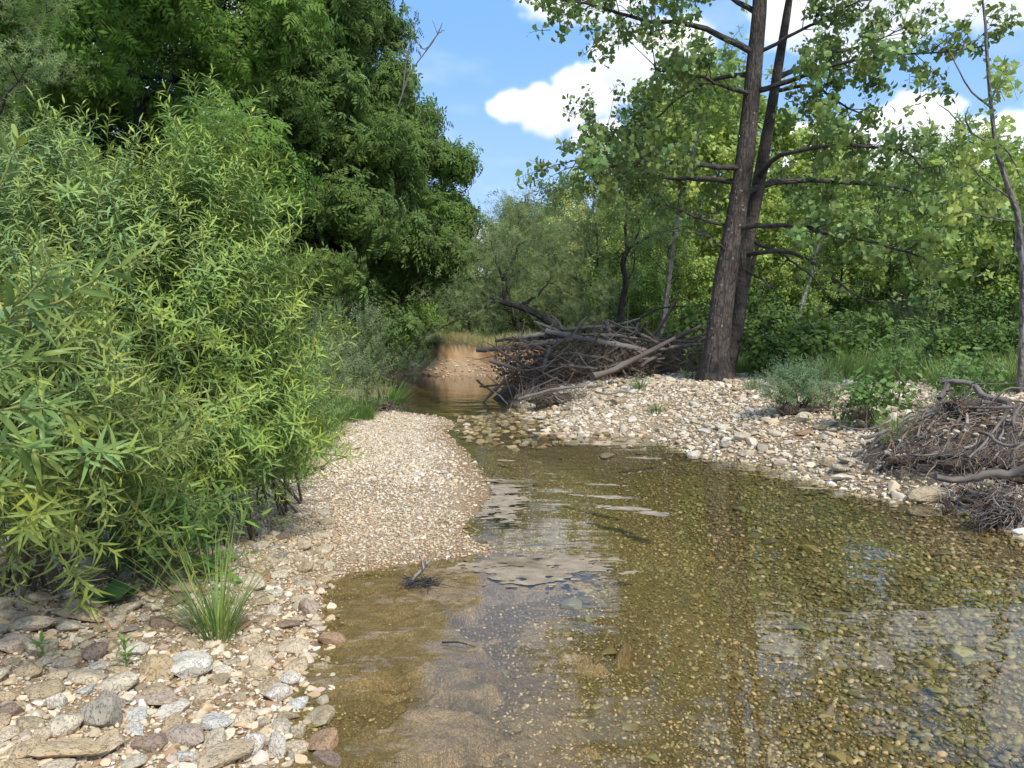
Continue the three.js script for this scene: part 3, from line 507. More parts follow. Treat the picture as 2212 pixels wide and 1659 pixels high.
function broadShoot(seed, { n = 7, len = 0.35, leaf = 0.095, form = 'syc', face = 0.9 } = {}) {
  const r = RNG(seed), b = new MB();
  b.tube([V(0, 0, 0), V(0.015, len * 0.5, 0), V(0, len, 0.01)], [0.006, 0.004, 0.002], 3, [0.5, 0.42, 0.35], { cap: false });
  for (let k = 0; k < n; k++) {
    const a = k * 2.4 + r.s(0.4), s0 = V(0, len * (0.15 + 0.85 * k / n), 0), d = V(Math.cos(a), 0.25 + r.s(0.35), Math.sin(a)).normalize(), p = s0.clone().addScaledVector(d, leaf * 0.35), nn = V(0, 1, 0).addScaledVector(rvec(r), face); nn.addScaledVector(d, -nn.dot(d)).normalize();
    const kk = r.r(0.8, 1.2), dd = d.clone().add(V(0, -0.3, 0)).normalize(); nn.addScaledVector(dd, -nn.dot(dd)).normalize();
    b.lobed(p, dd, nn, leaf * r.r(0.65, 1.15), OUT[form], { col: [kk, kk, kk * 0.9], cup: 0.25 });
  }
  return b.geo();
}
function spray(seed, n = 14, size = 0.7, leaf = 0.22) {                                     // a far-off bough: loose leaf faces
  const r = RNG(seed), b = new MB();
  for (let k = 0; k < n; k++) { const p = rvec(r).multiplyScalar(size * Math.cbrt(r())), d = rvec(r); d.y *= 0.4; d.normalize(); const nn = V(0, 1, 0).addScaledVector(rvec(r), 0.9); nn.addScaledVector(d, -nn.dot(d)).normalize(); const kk = r.r(0.75, 1.2); b.leaf(p, d, nn, leaf * r.r(0.7, 1.3), leaf * 0.6, { droop: 0.3, fold: 0, seg: 2, col: [kk, kk, kk] }); }
  return b.geo();
}
const SHOOT = {
  willow: [1, 2, 3, 4].map((s) => willowShoot(s)), nearWillow: [5, 6].map((s) => willowShoot(s, { leaf: 0.125, wide: 0.02, seg: 6, n: 17, len: 0.36 })),
  greyWillow: [11, 12, 13].map((s) => willowShoot(s, { len: 0.36, n: 26, leaf: 0.075, wide: 0.012, seg: 2, fold: 0, tube: false, young: false })),
  treeWillow: [14, 15, 16].map((s) => willowShoot(s, { len: 0.5, n: 20, leaf: 0.1, wide: 0.02, seg: 2, fold: 0, tube: false, young: false })),
  pinnate: [21, 22, 23].map((s) => pinnateShoot(s)), syc: [31, 32, 33].map((s) => broadShoot(s)), sycSmall: [34, 35, 36].map((s) => broadShoot(s, { leaf: 0.12, n: 9, len: 0.45 })),
  oval: [41, 42, 43].map((s) => broadShoot(s, { form: 'oval', leaf: 0.11, n: 12, len: 0.42 })), far: [51, 52, 53].map((s) => spray(s)), weed: [61, 62].map((s) => willowShoot(s, { len: 0.3, n: 11, leaf: 0.12, wide: 0.022, seg: 4, young: true })),
};
const tint = (c, r, k = 0.16) => { const b = 1 + r.s(k), y = r.s(k * 0.7); return [c[0] * b * (1 + y), c[1] * b, c[2] * b * (1 - y)]; };
function foliage(name, shoots, mat, items, parent) { shoots.forEach((g, k) => { const l = items.filter((_, q) => q % shoots.length === k); if (l.length) scatter(name, g, mat, l, parent); }); }

// ---------------------------------------------------------------- trees
// o: seed, h height, r0 trunk radius, start (crown base as a share of h), n main limbs, reach(t) limb length over the crown, rise(t) limb slope, shoots, tint, count of shoots, lean, wander
function growTree(g, o) {
  const r = RNG(o.seed), lean = o.lean ?? [r.s(0.06), r.s(0.06)], barkC = o.bark ?? [0.11, 0.09, 0.07], nT = 12;
  const path = o.path ?? Array.from({ length: nT + 1 }, (_, k) => { const t = k / nT; return V(lean[0] * o.h * t * t + o.h * 0.02 * Math.sin(t * 6 + o.seed) * (o.wander ?? 1), o.h * t - (k ? 0 : 0.25), lean[1] * o.h * t * t + o.h * 0.02 * Math.cos(t * 5 + o.seed) * (o.wander ?? 1)); });
  const cv = new THREE.CatmullRomCurve3(path), rad = (t) => o.r0 * (1 - 0.9 * t) * (1 + 0.35 * Math.pow(1 - t, 14));
  const tp = Array.from({ length: 19 }, (_, k) => cv.getPoint(k / 18));
  part('trunk', new MB().tube(tp, tp.map((_, k) => Math.max(0.012, rad(k / 18))), o.sides ?? 8, o.barkFn ?? barkC, { bump: 0.06 }).geo(), o.barkMat ?? M.bark, g);
  const spots2 = [], limbs = new MB();
  for (let k = 0; k < o.n; k++) {
    const t = (k + r() * 0.8) / o.n, u = o.start + (1 - o.start) * t * 0.97, a = k * 2.4 + r.s(0.5), s0 = cv.getPoint(u), L = o.reach(t) * r.r(0.75, 1.15), rise = o.rise(t) + r.s(0.2);
    const d = V(Math.cos(a), rise, Math.sin(a)).normalize(), sag = o.sag ?? 0.12, lp = [];
    for (let m = 0; m <= 5; m++) { const q = m / 5; lp.push(s0.clone().addScaledVector(d, L * q).add(V(r.s(0.05) * L * q, -sag * L * q * q + r.s(0.04) * L * q, r.s(0.05) * L * q))); }
    const lr = Math.min(rad(u) * 0.6, 0.012 + L * 0.016), lm = o.limbParts ? new MB() : limbs;
    lm.tube(lp, taper(6, lr, 0.006), 5, barkC);
    const lc = new THREE.CatmullRomCurve3(lp), ns = Math.max(3, Math.round(L * (o.sub ?? 2.2)));
    for (let m = 0; m < ns; m++) {
      const f = 0.22 + 0.78 * (m + r()) / ns, p0 = lc.getPoint(f), dir = lc.getTangent(f), sd = perp(dir, r); sd.y = sd.y * 0.6 + 0.15; const d2 = dir.clone().multiplyScalar(0.7).add(sd).normalize(), L2 = Math.max(0.3, L * (o.subLen ?? 0.42) * (1.1 - f * 0.6) * r.r(0.6, 1.2));
      const e = p0.clone().addScaledVector(d2, L2), mid = p0.clone().lerp(e, 0.5).add(V(0, 0.06 * L2, 0));
      lm.tube([p0, mid, e], [lr * 0.4, lr * 0.25, 0.003], 3, barkC, { cap: false });
      spots2.push([p0, mid, e, d2]);
    }
    if (o.limbParts) part('limb', lm.geo(), o.barkMat ?? M.bark, g);
    spots2.push([lc.getPoint(0.7), lc.getPoint(0.9), lp[5], d]);
  }
  if (!o.limbParts) part('limbs', limbs.geo(), o.barkMat ?? M.bark, g, 'stuff');
  const items = [];
  for (let k = 0; k < o.count; k++) {
    const [p0, m, e, d] = spots2[k % spots2.length], t = Math.pow(r(), 0.7), p = t < 0.5 ? p0.clone().lerp(m, t * 2) : m.clone().lerp(e, t * 2 - 1);
    p.addScaledVector(rvec(r), (o.fuzz ?? 0.28) * r());
    const dd = d.clone().addScaledVector(rvec(r), 0.9).add(V(0, o.dirUp ?? 0.1, 0)).normalize();
    if (o.keep && !o.keep(p, r)) continue;
    items.push({ p, d: dd, roll: r() * 6.28, s: (o.scale ?? 1) * r.r(0.75, 1.25), c: tint(o.tint, r, o.vary ?? 0.18) });
  }
  foliage('crown', o.shoots, o.mat ?? M.leafFar, items, g);
  return g;
}
function place(root, p, turn, k, label, group) { const c = root.clone(); c.name = numbered(root.userData.stem); scene.add(c); c.position.copy(p); c.rotation.y = turn; c.scale.setScalar(k); c.userData = { ...root.userData, label, group }; return c; }

// the sycamore on the gravel bar: two stems from one foot, long level limbs
{
  const D = 14, foot = at(1545, 806, D), g = thing('sycamore_tree', 'tall two-stemmed tree leaning right on the gravel bar', 'tree', V(foot.x, 0, foot.z)), off = g.position, r = RNG(900);
  const L = (dx, dy, dd = 0) => at(dx, dy, D + dd).sub(off), grd = groundAt(foot.x, foot.z);
  const low = L(1545, 812); low.y = grd - 0.15;
  const barkC = (t) => { const n = noise3(t * 60, 3, 1); return mix3([0.155, 0.125, 0.105], [0.10, 0.083, 0.07], 0.5 + 0.5 * n); };
  const main = curve([low, L(1548, 760), L(1562, 640), L(1585, 500), L(1604, 380), L(1622, 220), L(1640, 20), L(1648, -150), L(1660, -340), L(1665, -520)], 44);
  const w1 = (k) => { const h = main[k].y - grd; return h < 0.45 ? mixn(0.40, 0.235, sm(-0.1, 0.5, h)) : h < 3 ? mixn(0.235, 0.175, (h - 0.45) / 2.55) : Math.max(0.03, 0.175 - (h - 3) * 0.0135); };
  part('trunk', new MB().tube(main, main.map((_, k) => w1(k)), 18, barkC, { bump: 0.045 }).geo(), M.bark, g);
  const second = curve([L(1560, 815, 0.25).setY(grd - 0.15), L(1590, 700, 0.25), L(1606, 560, 0.3), L(1638, 400, 0.35), L(1664, 250, 0.3), L(1690, 90, 0.2), L(1718, -80, 0), L(1760, -300, 0)], 34);
  part('trunk', new MB().tube(second, second.map((_, k) => mixn(0.17, 0.03, Math.pow(k / 34, 1.15))), 14, barkC, { bump: 0.05 }).geo(), M.bark, g);
  const third = curve([L(1578, 745, 0.4), L(1600, 660, 0.5), L(1620, 590, 0.6), L(1640, 520, 0.8)], 10);
  part('dead_stem', new MB().tube(third, taper(11, 0.09, 0.03), 8, [0.16, 0.13, 0.11], { bump: 0.12 }).geo(), M.bark, g).userData.label = 'thin dead stem behind the trunk';
  const bough = (list) => list.map(([x, y, d]) => L(1106 + x * 0.5, y * 0.5, d ?? 0));
  const boughs = [
    [[1025, 230], [800, 112, -0.4], [600, 90, -0.9], [350, 22, -1.4], [120, -20, -1.8]], [[1005, 350], [870, 345, 0.5], [720, 420, 1], [590, 540, 1.4], [440, 640, 1.8]],
    [[970, 712], [800, 712, -0.5], [600, 692, -1.1], [420, 720, -1.6], [250, 690, -2]], [[1000, 430], [940, 385, -0.6], [800, 330, -1.2], [600, 300, -1.6]],
    [[905, 1000], [800, 940, 0.4], [720, 900, 0.8], [600, 880, 1.2]], [[885, 1085], [850, 1025, -0.5], [770, 1000, -0.9]], [[930, 780], [780, 770, 0.6], [640, 760, 1.2], [480, 700, 1.6], [320, 460, 2]],
    [[1080, 400, 0.1], [1200, 350, -0.4], [1300, 310, -0.8], [1500, 255, -1.3], [1750, 230, -1.8], [2050, 200, -2.2]], [[1185, 340, 0.3], [1350, 240, 0.6], [1500, 200, 1.1], [1700, 120, 1.6]],
    [[1100, 210], [1250, 132, -0.3], [1380, 62, -0.6], [1600, -30, -1]], [[1050, 735, 0.2], [1150, 672, -0.5], [1300, 642, -1], [1500, 632, -1.6], [1700, 660, -2], [1790, 745, -2.2]],
    [[1015, 845, 0.1], [1120, 792, 0.5], [1250, 780, 1], [1600, 800, 1.4], [1800, 850, 1.8], [1960, 935, 2]], [[1005, 1005], [1100, 975, -0.6], [1250, 982, -1.1], [1450, 1030, -1.6], [1650, 1070, -2.2], [1880, 1160, -2.6]],
    [[1025, 1108], [1150, 1085, -0.4], [1300, 1130, -0.7], [1400, 1210, -0.9], [1500, 1285, -1], [1650, 1312, -1.2]], [[1040, 1030, 0.2], [1150, 1090, 0.4], [1250, 1160, 0.6], [1390, 1300, 0.8]],
    [[1170, 372, 0.3], [1300, 372, -0.2], [1400, 430, -0.6], [1570, 535, -1]], [[1020, 1130], [1100, 1225, -0.3], [1180, 1300, -0.5]],
    [[1050, 30], [850, -60, 0.6], [600, -120, 1.2], [380, -130, 1.7]], [[1060, -100], [1200, -180, -0.6], [1420, -260, -1.2]], [[1060, -250], [850, -340, -0.7], [640, -380, -1.3]], [[1180, -60], [1320, -130, 0.8], [1460, -180, 1.4]], [[1070, -420], [1260, -540, 0.8], [1450, -600, 1.2]], [[1080, -500], [980, -680, -0.6], [900, -760, -0.9]], [[1060, -150], [980, -260, -2], [900, -300, -3.2]], [[1070, -60], [1200, -160, 2], [1300, -220, 3]],
  ];
  const bare = new Set([5, 13, 14, 16]), items = [];
  boughs.forEach((list, bi) => {
    const ctl = bough(list), root = [...main, ...second].reduce((a, p) => (p.distanceToSquared(ctl[0]) < a.distanceToSquared(ctl[0]) ? p : a)); ctl[0].lerp(root, 0.85); const pts = curve(ctl, 14, 0.02, r), len = pts.reduce((s, p, k) => s + (k ? p.distanceTo(pts[k - 1]) : 0), 0), b = new MB(), r0 = 0.018 + len * 0.0105;
    b.tube(pts, taper(pts.length, r0, 0.009, 0.8), 7, [0.10, 0.085, 0.072], { bump: 0.08 });
    const ends = [], cvv = new THREE.CatmullRomCurve3(pts), ns = Math.round(len * (bare.has(bi) ? 2.5 : 6.5));
    for (let k = 0; k < ns; k++) {
      const f = (bare.has(bi) ? 0.3 : 0.3) + 0.7 * (k + r()) / ns * 0.98, p0 = cvv.getPoint(Math.min(1, f)), dir = cvv.getTangent(Math.min(1, f)), sd = perp(dir, r); sd.y = sd.y * 0.5 - 0.02;
      const L2 = r.r(0.3, 1.0), d2 = dir.clone().multiplyScalar(0.6).add(sd).normalize(), e = p0.clone().addScaledVector(d2, L2), mid = p0.clone().lerp(e, 0.5).add(V(r.s(0.05), 0.05, r.s(0.05)));
      b.tube([p0, mid, e], [0.009, 0.006, 0.002], 4, [0.10, 0.085, 0.072], { cap: false }); ends.push([p0, e, d2]);
    }
    part('limb', b.geo(), M.bark, g);
    const n = Math.round(ns * (bare.has(bi) ? 1.0 : 5.6));
    for (let k = 0; k < n; k++) { const [p0, e, d] = ends[k % ends.length], p = p0.clone().lerp(e, Math.pow(r(), 0.5)).addScaledVector(rvec(r), 0.1); items.push({ p, d: d.clone().addScaledVector(rvec(r), 0.8).normalize(), roll: r() * 6.28, s: r.r(0.7, 1.15), c: tint([0.185, 0.275, 0.075], r, 0.24) }); }
  });
  foliage('crown', SHOOT.syc, M.leaf, items, g);
  const flakes = []; // pale lichen patches on the bark, flat chips of the bark itself
  for (let k = 0; k < 45; k++) { const q = 6 + Math.floor(r() * 18), a = r.r(2.6, 5.2), d = V(Math.cos(a), 0, -Math.sin(a)), p = main[q].clone().lerp(main[q + 1], r()).addScaledVector(d, w1(q) * 0.99); flakes.push({ p, d, roll: r() * 6.28, s: [r.r(0.008, 0.03), 0.004, r.r(0.01, 0.04)], c: [0.2, 0.19, 0.165] }); }
  scatter('lichen', PEBBLES[0], M.pebble, flakes, g);
}
console.log('sycamore done');

// two big feather-leaved trees and a willow on the left, with the trees behind them
{
  const mk = (name, label, dx, depth, o, group) => { const p = at(dx, 700, depth), g = thing(name, label, 'tree', V(p.x, groundAt(p.x, p.z), p.z), group); return growTree(g, o); };
  const dark = [0.135, 0.225, 0.05];
  mk('walnut_tree', 'tall dark green feather-leaved tree with a mottled pale trunk', 690, 21, { seed: 31, h: 14.5, r0: 0.2, start: 0.05, n: 56, fuzz: 0.55, reach: (t) => 0.6 + 2.5 * Math.pow(1 - t, 0.6) * sm(-0.25, 0.15, t), rise: (t) => 0.15 + 0.7 * t, shoots: SHOOT.pinnate, tint: dark, count: 8200, limbParts: true, lean: [-0.02, 0], sub: 3, dirUp: -0.1, barkFn: (t) => mix3([0.20, 0.17, 0.14], [0.34, 0.32, 0.27], 0.5 + 0.5 * noise3(t * 22, 1, 5)), bark: [0.15, 0.12, 0.1] });
  mk('walnut_tree', 'broad dark feather-leaved tree filling the upper left', 300, 17, { seed: 32, h: 14, r0: 0.22, start: 0.22, n: 34, reach: (t) => 1.7 + 3.4 * Math.sin(Math.PI * Math.min(1, 0.25 + t * 0.75)), rise: (t) => 0.1 + 0.7 * t, shoots: SHOOT.pinnate, tint: [0.146, 0.270, 0.042], count: 7000, fuzz: 0.5, limbParts: true, sub: 3, dirUp: -0.1, lean: [0.02, 0.02], bark: [0.07, 0.06, 0.05] });
  mk('walnut_tree', 'dark tree behind the far left willow top', 40, 21, { seed: 33, h: 15, r0: 0.22, start: 0.15, n: 28, reach: (t) => 1.8 + 2.6 * Math.sin(Math.PI * Math.min(1, 0.25 + t * 0.75)), rise: (t) => 0.15 + 0.7 * t, shoots: SHOOT.pinnate, tint: dark, count: 3600, sub: 3, bark: [0.07, 0.06, 0.05] });
  mk('willow_tree', 'pale grey green willow tree at the upper left edge', 20, 12.5, { seed: 34, h: 6.3, r0: 0.1, start: 0.3, n: 18, reach: (t) => 0.9 + 0.7 * Math.sin(Math.PI * t), rise: (t) => 0.7 + 0.6 * t, shoots: SHOOT.greyWillow, tint: [0.304, 0.398, 0.133], count: 1500, sub: 4, scale: 0.9, bark: [0.12, 0.1, 0.08] });
  mk('ash_tree', 'dark low-branched tree behind the tall pale-trunked tree', 560, 27, { seed: 35, h: 13, r0: 0.2, start: 0.06, n: 30, reach: (t) => 1.6 + 2.2 * Math.sin(Math.PI * Math.min(1, 0.2 + t * 0.8)), rise: (t) => 0.15 + 0.7 * t, shoots: SHOOT.oval, tint: [0.132, 0.247, 0.050], count: 3200, sub: 3, scale: 1.2 });
  mk('ash_tree', 'light green low tree right of the tall pale-trunked tree', 840, 28, { seed: 36, h: 4.4, r0: 0.12, start: 0.08, n: 22, reach: (t) => 1.0 + 1.4 * Math.sin(Math.PI * Math.min(1, 0.25 + t * 0.75)), rise: (t) => 0.1 + 0.8 * t, shoots: SHOOT.oval, tint: [0.263, 0.445, 0.062], count: 1900, sub: 3.4, lean: [0.1, 0], start: 0.2 });
  mk('ash_tree', 'dark spreading tree whose boughs reach right over the stream', 858, 22.5, { seed: 37, h: 7.3, r0: 0.14, start: 0.36, n: 24, reach: (t) => 0.9 + 1.3 * Math.sin(Math.PI * Math.min(1, 0.2 + t * 0.8)), rise: (t) => 0.2 + 0.7 * t, shoots: SHOOT.pinnate, tint: [0.119, 0.211, 0.042], count: 2400, sub: 3 });
  mk('ash_tree', 'dark tree at the left behind the big willow shrub', 420, 24, { seed: 38, h: 11, r0: 0.16, start: 0.05, n: 28, reach: (t) => 1.6 + 2.2 * Math.sin(Math.PI * Math.min(1, 0.2 + t * 0.8)), rise: (t) => 0.1 + 0.7 * t, shoots: SHOOT.oval, tint: [0.119, 0.211, 0.044], count: 2600, sub: 3, scale: 1.2 });
  mk('ash_tree', 'dark tree at the far left edge behind everything', 150, 25, { seed: 39, h: 11, r0: 0.16, start: 0.05, n: 28, reach: (t) => 1.6 + 2.6 * Math.sin(Math.PI * Math.min(1, 0.2 + t * 0.8)), rise: (t) => 0.1 + 0.7 * t, shoots: SHOOT.oval, tint: [0.119, 0.211, 0.044], count: 2600, sub: 3, scale: 1.2 });
  // bare twigs against the sky right of the tall tree
  const r = RNG(71), a = at(905, 130, 20), b = new MB(), g = thing('dead_branch', 'bare thin branch against the sky beside the tall dark tree', 'branch', a.clone()), Lp = (x, y) => at(x, y, 20).sub(a);
  for (const l of [[[860, 230], [885, 160], [920, 110], [945, 75], [935, 45]], [[870, 200], [880, 120], [895, 60], [905, 25]], [[920, 110], [950, 70], [960, 65]], [[895, 60], [880, 30]], [[905, 95], [915, 105], [930, 100]], [[880, 130], [868, 100], [872, 80]], [[945, 75], [955, 50]]]) { const pts = curve(l.map((q) => Lp(...q)), 8, 0.015, r); b.tube(pts, taper(9, 0.022, 0.006), 4, [0.16, 0.15, 0.14]); }
  part('twig', b.geo(), M.twig, g);
}
console.log('left trees done');

// the wood on the right and behind the log jam: slender young trees of a few kinds
{
  const protos = [], mkp = (name, o) => { const g = new THREE.Group(); g.userData = { stem: name, category: 'tree' }; growTree(g, o); protos.push(g); };
  const base = { n: 26, sub: 3.2, r0: 0.1, reach: (t) => 0.8 + 1.3 * Math.sin(Math.PI * Math.min(1, 0.25 + t * 0.75)), rise: (t) => 0.35 + 0.8 * t };
  mkp('young_sycamore', { ...base, seed: 51, h: 7.5, start: 0.14, shoots: SHOOT.sycSmall, tint: [0.354, 0.469, 0.114], count: 1500, bark: [0.3, 0.28, 0.24] });
  mkp('young_sycamore', { ...base, seed: 52, h: 8.5, start: 0.2, shoots: SHOOT.sycSmall, tint: [0.392, 0.492, 0.125], count: 1500, bark: [0.34, 0.32, 0.28] });
  mkp('ash_tree', { ...base, seed: 53, h: 7, start: 0.1, shoots: SHOOT.oval, tint: [0.272, 0.401, 0.095], count: 1600, bark: [0.13, 0.11, 0.09] });
  mkp('ash_tree', { ...base, seed: 54, h: 8, start: 0.12, shoots: SHOOT.oval, tint: [0.326, 0.436, 0.109], count: 1600, bark: [0.13, 0.11, 0.09] });
  mkp('willow_tree', { ...base, seed: 55, h: 5.5, start: 0.12, n: 30, reach: (t) => 1 + 1.4 * Math.sin(Math.PI * Math.min(1, 0.3 + t * 0.7)), shoots: SHOOT.treeWillow, tint: [0.295, 0.361, 0.135], count: 2000, scale: 0.95, bark: [0.1, 0.085, 0.07], wander: 2 });
  mkp('poplar_tree', { ...base, seed: 56, h: 7.5, start: 0.1, shoots: SHOOT.oval, tint: [0.524, 0.583, 0.218], count: 1700, bark: [0.3, 0.3, 0.26] });
  const LB = ['slender light green young tree of the wood', 'pale barked young tree of the wood', 'bushy mid green tree of the wood', 'rounded green tree of the wood', 'grey green willow tree behind the log jam', 'silvery pale green tree behind the log jam'];
  const list = [ // photograph x, depth, kind, scale
    [1110, 33, 4, 1.0], [1050, 35, 4, 0.8], [1200, 35, 4, 0.9], [1010, 34, 3, 0.5], [1270, 36, 5, 1.0], [1290, 29, 4, 0.8], [1370, 24, 3, 0.75], [1340, 33, 1, 0.75], [1420, 27, 1, 1.05], [1480, 30, 0, 1.2], [1450, 21, 2, 0.65], [960, 40, 2, 0.75], [1110, 42, 3, 0.8], [1190, 45, 2, 0.9], [930, 37, 2, 0.55], [985, 45, 3, 0.85],
    [1560, 25, 1, 1.12], [1620, 29, 0, 1.17], [1690, 24, 3, 0.72], [1740, 30, 1, 1.02], [1800, 23, 2, 0.65], [1850, 28, 3, 0.76], [1920, 22, 0, 0.61], [1960, 29, 1, 0.76], [2030, 24, 2, 0.68], [2080, 30, 3, 0.94], [2130, 20, 0, 0.61], [2180, 26, 1, 0.76], [2230, 23.5, 3, 0.61], [2280, 24, 2, 0.72], [2330, 21.5, 0, 0.58],
    [1530, 34, 3, 1.02], [1640, 36, 2, 1.02], [1770, 37, 3, 1.02], [1890, 36, 2, 1.02], [2010, 37, 3, 1.06], [2120, 36, 2, 1.02], [2237, 34, 3, 1.02], [1400, 38, 2, 1.10], [1585, 20, 2, 0.43], [1680, 23.5, 0, 0.43], [1780, 24, 2, 0.40], [1880, 23, 0, 0.40], [2020, 22, 2, 0.36], [2120, 20.5, 0, 0.36], [2240, 19, 2, 0.40], [1340, 22, 4, 0.60], [1260, 24, 4, 0.50], [860, 36, 2, 1.10], [760, 38, 3, 1.20], [620, 38, 2, 1.20], [480, 36, 3, 1.20], [300, 36, 2, 1.30], [120, 34, 3, 1.30], [-60, 30, 2, 1.30], [2380, 20, 3, 0.65]];
  const r = RNG(61);
  for (const [dx, depth, k, s] of list) { const p = at(dx, 700, depth); place(protos[k], V(p.x, groundAt(p.x, p.z) - 0.05, p.z), r() * 6.28, s * r.r(0.94, 1.06), (k === 5 ? LB[5] : LB[k] + ', ' + nth(list.filter((q) => q[2] === k && q[0] < dx).length) + ' of its kind from the left'), 'the young wood'); }
  // wooded hillside
  const hp = [], mkh = (seed, o) => { const g = new THREE.Group(); g.userData = { stem: 'hillside_tree', category: 'tree' }; growTree(g, { seed, n: 20, sub: 0.9, r0: 0.22, h: 11, start: 0.15, reach: (t) => 1.6 + 3 * Math.sin(Math.PI * Math.min(1, 0.3 + t * 0.7)), rise: (t) => 0.2 + 0.9 * t, shoots: SHOOT.far, count: 520, fuzz: 0.8, sides: 5, ...o }); hp.push(g); };
  mkh(81, { tint: [0.158, 0.230, 0.074] }); mkh(82, { tint: [0.131, 0.191, 0.067], h: 13 }); mkh(83, { tint: [0.211, 0.284, 0.089], h: 10 });
  for (let k = 0; k < 150; k++) {
    const row = k % 15, depth = 64 + row * 7 + r.s(3), w = depth * 0.72, x = row > 8 ? r.r(-0.42, 0.75) * w : r.r(-0.75, 0.85) * w; 
    place(r.pick(hp), V(x, groundAt(x, -depth) - 0.2, -depth), r() * 6.28, r.r(0.6, 0.95), 'round crowned tree of the wooded hillside in the distance', 'trees of the far hillside');
  }
  // crooked dark tree and leaning willow behind the log jam
  {
    const base2 = at(1335, 706, 17.5), g = thing('crooked_tree', 'small crooked dark-limbed tree rising behind the log jam', 'tree', V(base2.x, groundAt(base2.x, base2.z) - 0.1, base2.z)), L = (x, y, d = 0) => at(x, y, 17.5 + d).sub(g.position), b = (l, r0, r1) => part('limb', new MB().tube(curve(l, 10, 0.02, r), taper(11, r0, r1), 7, [0.06, 0.05, 0.043], { bump: 0.1 }).geo(), M.bark, g);
    part('trunk', new MB().tube(curve([L(1332, 740), L(1342, 660), L(1352, 610), L(1345, 570), L(1355, 540)], 12), taper(13, 0.075, 0.055), 9, [0.06, 0.05, 0.043], { bump: 0.08 }).geo(), M.bark, g);
    b([L(1355, 540), L(1350, 500), L(1355, 450), L(1345, 400)], 0.045, 0.012); b([L(1350, 545), L(1375, 525), L(1420, 505), L(1475, 490)], 0.04, 0.012); b([L(1370, 527), L(1380, 490), L(1375, 470)], 0.022, 0.01); b([L(1352, 610), L(1368, 580), L(1370, 540)], 0.03, 0.01); b([L(1352, 540), L(1330, 560), L(1280, 545)], 0.02, 0.008); b([L(1340, 706), L(1380, 690), L(1420, 668), L(1490, 663)], 0.04, 0.012);
    const items = []; for (let k = 0; k < 420; k++) { const p = L(1385 + r.n() * 90, 470 + r.n() * 75, r.s(1.2)); items.push({ p, d: rvec(r), roll: r() * 6, s: r.r(0.5, 0.9), c: tint([0.240, 0.315, 0.103], r) }); } foliage('crown', SHOOT.treeWillow, M.leafFar, items, g);
    const b3 = at(1215, 715, 19), g3 = thing('leaning_willow', 'willow trunk leaning left over the log jam with grey green crown', 'tree', V(b3.x, groundAt(b3.x, b3.z) - 0.1, b3.z)), L3 = (x, y, d = 0) => at(x, y, 19 + d).sub(g3.position);
    part('trunk', new MB().tube(curve([L3(1225, 745), L3(1180, 690), L3(1130, 665), L3(1080, 650), L3(1040, 630)], 14), taper(15, 0.12, 0.05), 9, [0.095, 0.082, 0.07], { bump: 0.07 }).geo(), M.bark, g3);
    for (const l of [[[1090, 655], [1085, 600], [1070, 560], [1060, 520]], [[1085, 600], [1110, 560], [1120, 530], [1150, 515]], [[1070, 652], [1010, 680], [960, 705], [900, 740]], [[1120, 660], [1160, 640], [1190, 600]]]) part('limb', new MB().tube(curve(l.map((q) => L3(...q)), 10, 0.02, r), taper(11, 0.05, 0.012), 6, [0.08, 0.07, 0.06], { bump: 0.08 }).geo(), M.bark, g3);
    const it = []; for (let k = 0; k < 900; k++) { const q = r(), p = q < 0.6 ? L3(1100 + r.n() * 90, 545 + r.n() * 70, r.s(1.3)) : L3(1000 + r.n() * 70, 660 + r.n() * 50, r.s(1)); it.push({ p, d: rvec(r).add(V(0, -0.2, 0)).normalize(), roll: r() * 6, s: r.r(0.5, 0.9), c: tint([0.253, 0.316, 0.118], r) }); } foliage('crown', SHOOT.treeWillow, M.leafFar, it, g3);
  }
  // pale slim trunks that show through the leaves
  for (const [l, label] of [[[[1430, 720], [1440, 640], [1455, 520], [1480, 400], [1505, 300], [1530, 220]], 'slim white trunk slanting up left of the big tree'], [[[1725, 690], [1750, 600], [1765, 540], [1800, 460]], 'short white slanting trunk in the wood right of the big tree'], [[[1995, 735], [2005, 670], [2015, 620], [2020, 560]], 'grey upright trunk standing beside the dark cedar bush'], [[[2185, 640], [2188, 580], [2192, 520], [2190, 450]], 'pale thin trunk near the right edge of the wood']]) {
    const q0 = at(...l[0], 19.5), g = thing('slim_trunk_tree', label, 'tree', V(q0.x, groundAt(q0.x, q0.z) - 0.1, q0.z)), L = (x, y) => at(x, y, 19.5).sub(g.position);
    const pts = curve([V(0, 0, 0), ...l.map((q) => L(...q))], 16, 0.01, r); part('trunk', new MB().tube(pts, taper(17, 0.085, 0.035), 8, (t) => mix3([0.36, 0.34, 0.3], [0.2, 0.18, 0.15], sm(0.1, 0.6, noise3(t * 14, 2, 1))), { bump: 0.04 }).geo(), M.bark, g);
    const top = pts.at(-1), it = []; for (let k = 0; k < 220; k++) it.push({ p: top.clone().add(V(r.n() * 0.9, r.n() * 0.8 + 0.4, r.n() * 0.9)), d: rvec(r), roll: r() * 6, s: r.r(0.7, 1.1), c: tint([0.353, 0.458, 0.121], r) }); foliage('crown', SHOOT.sycSmall, M.leafFar, it, g);
  }
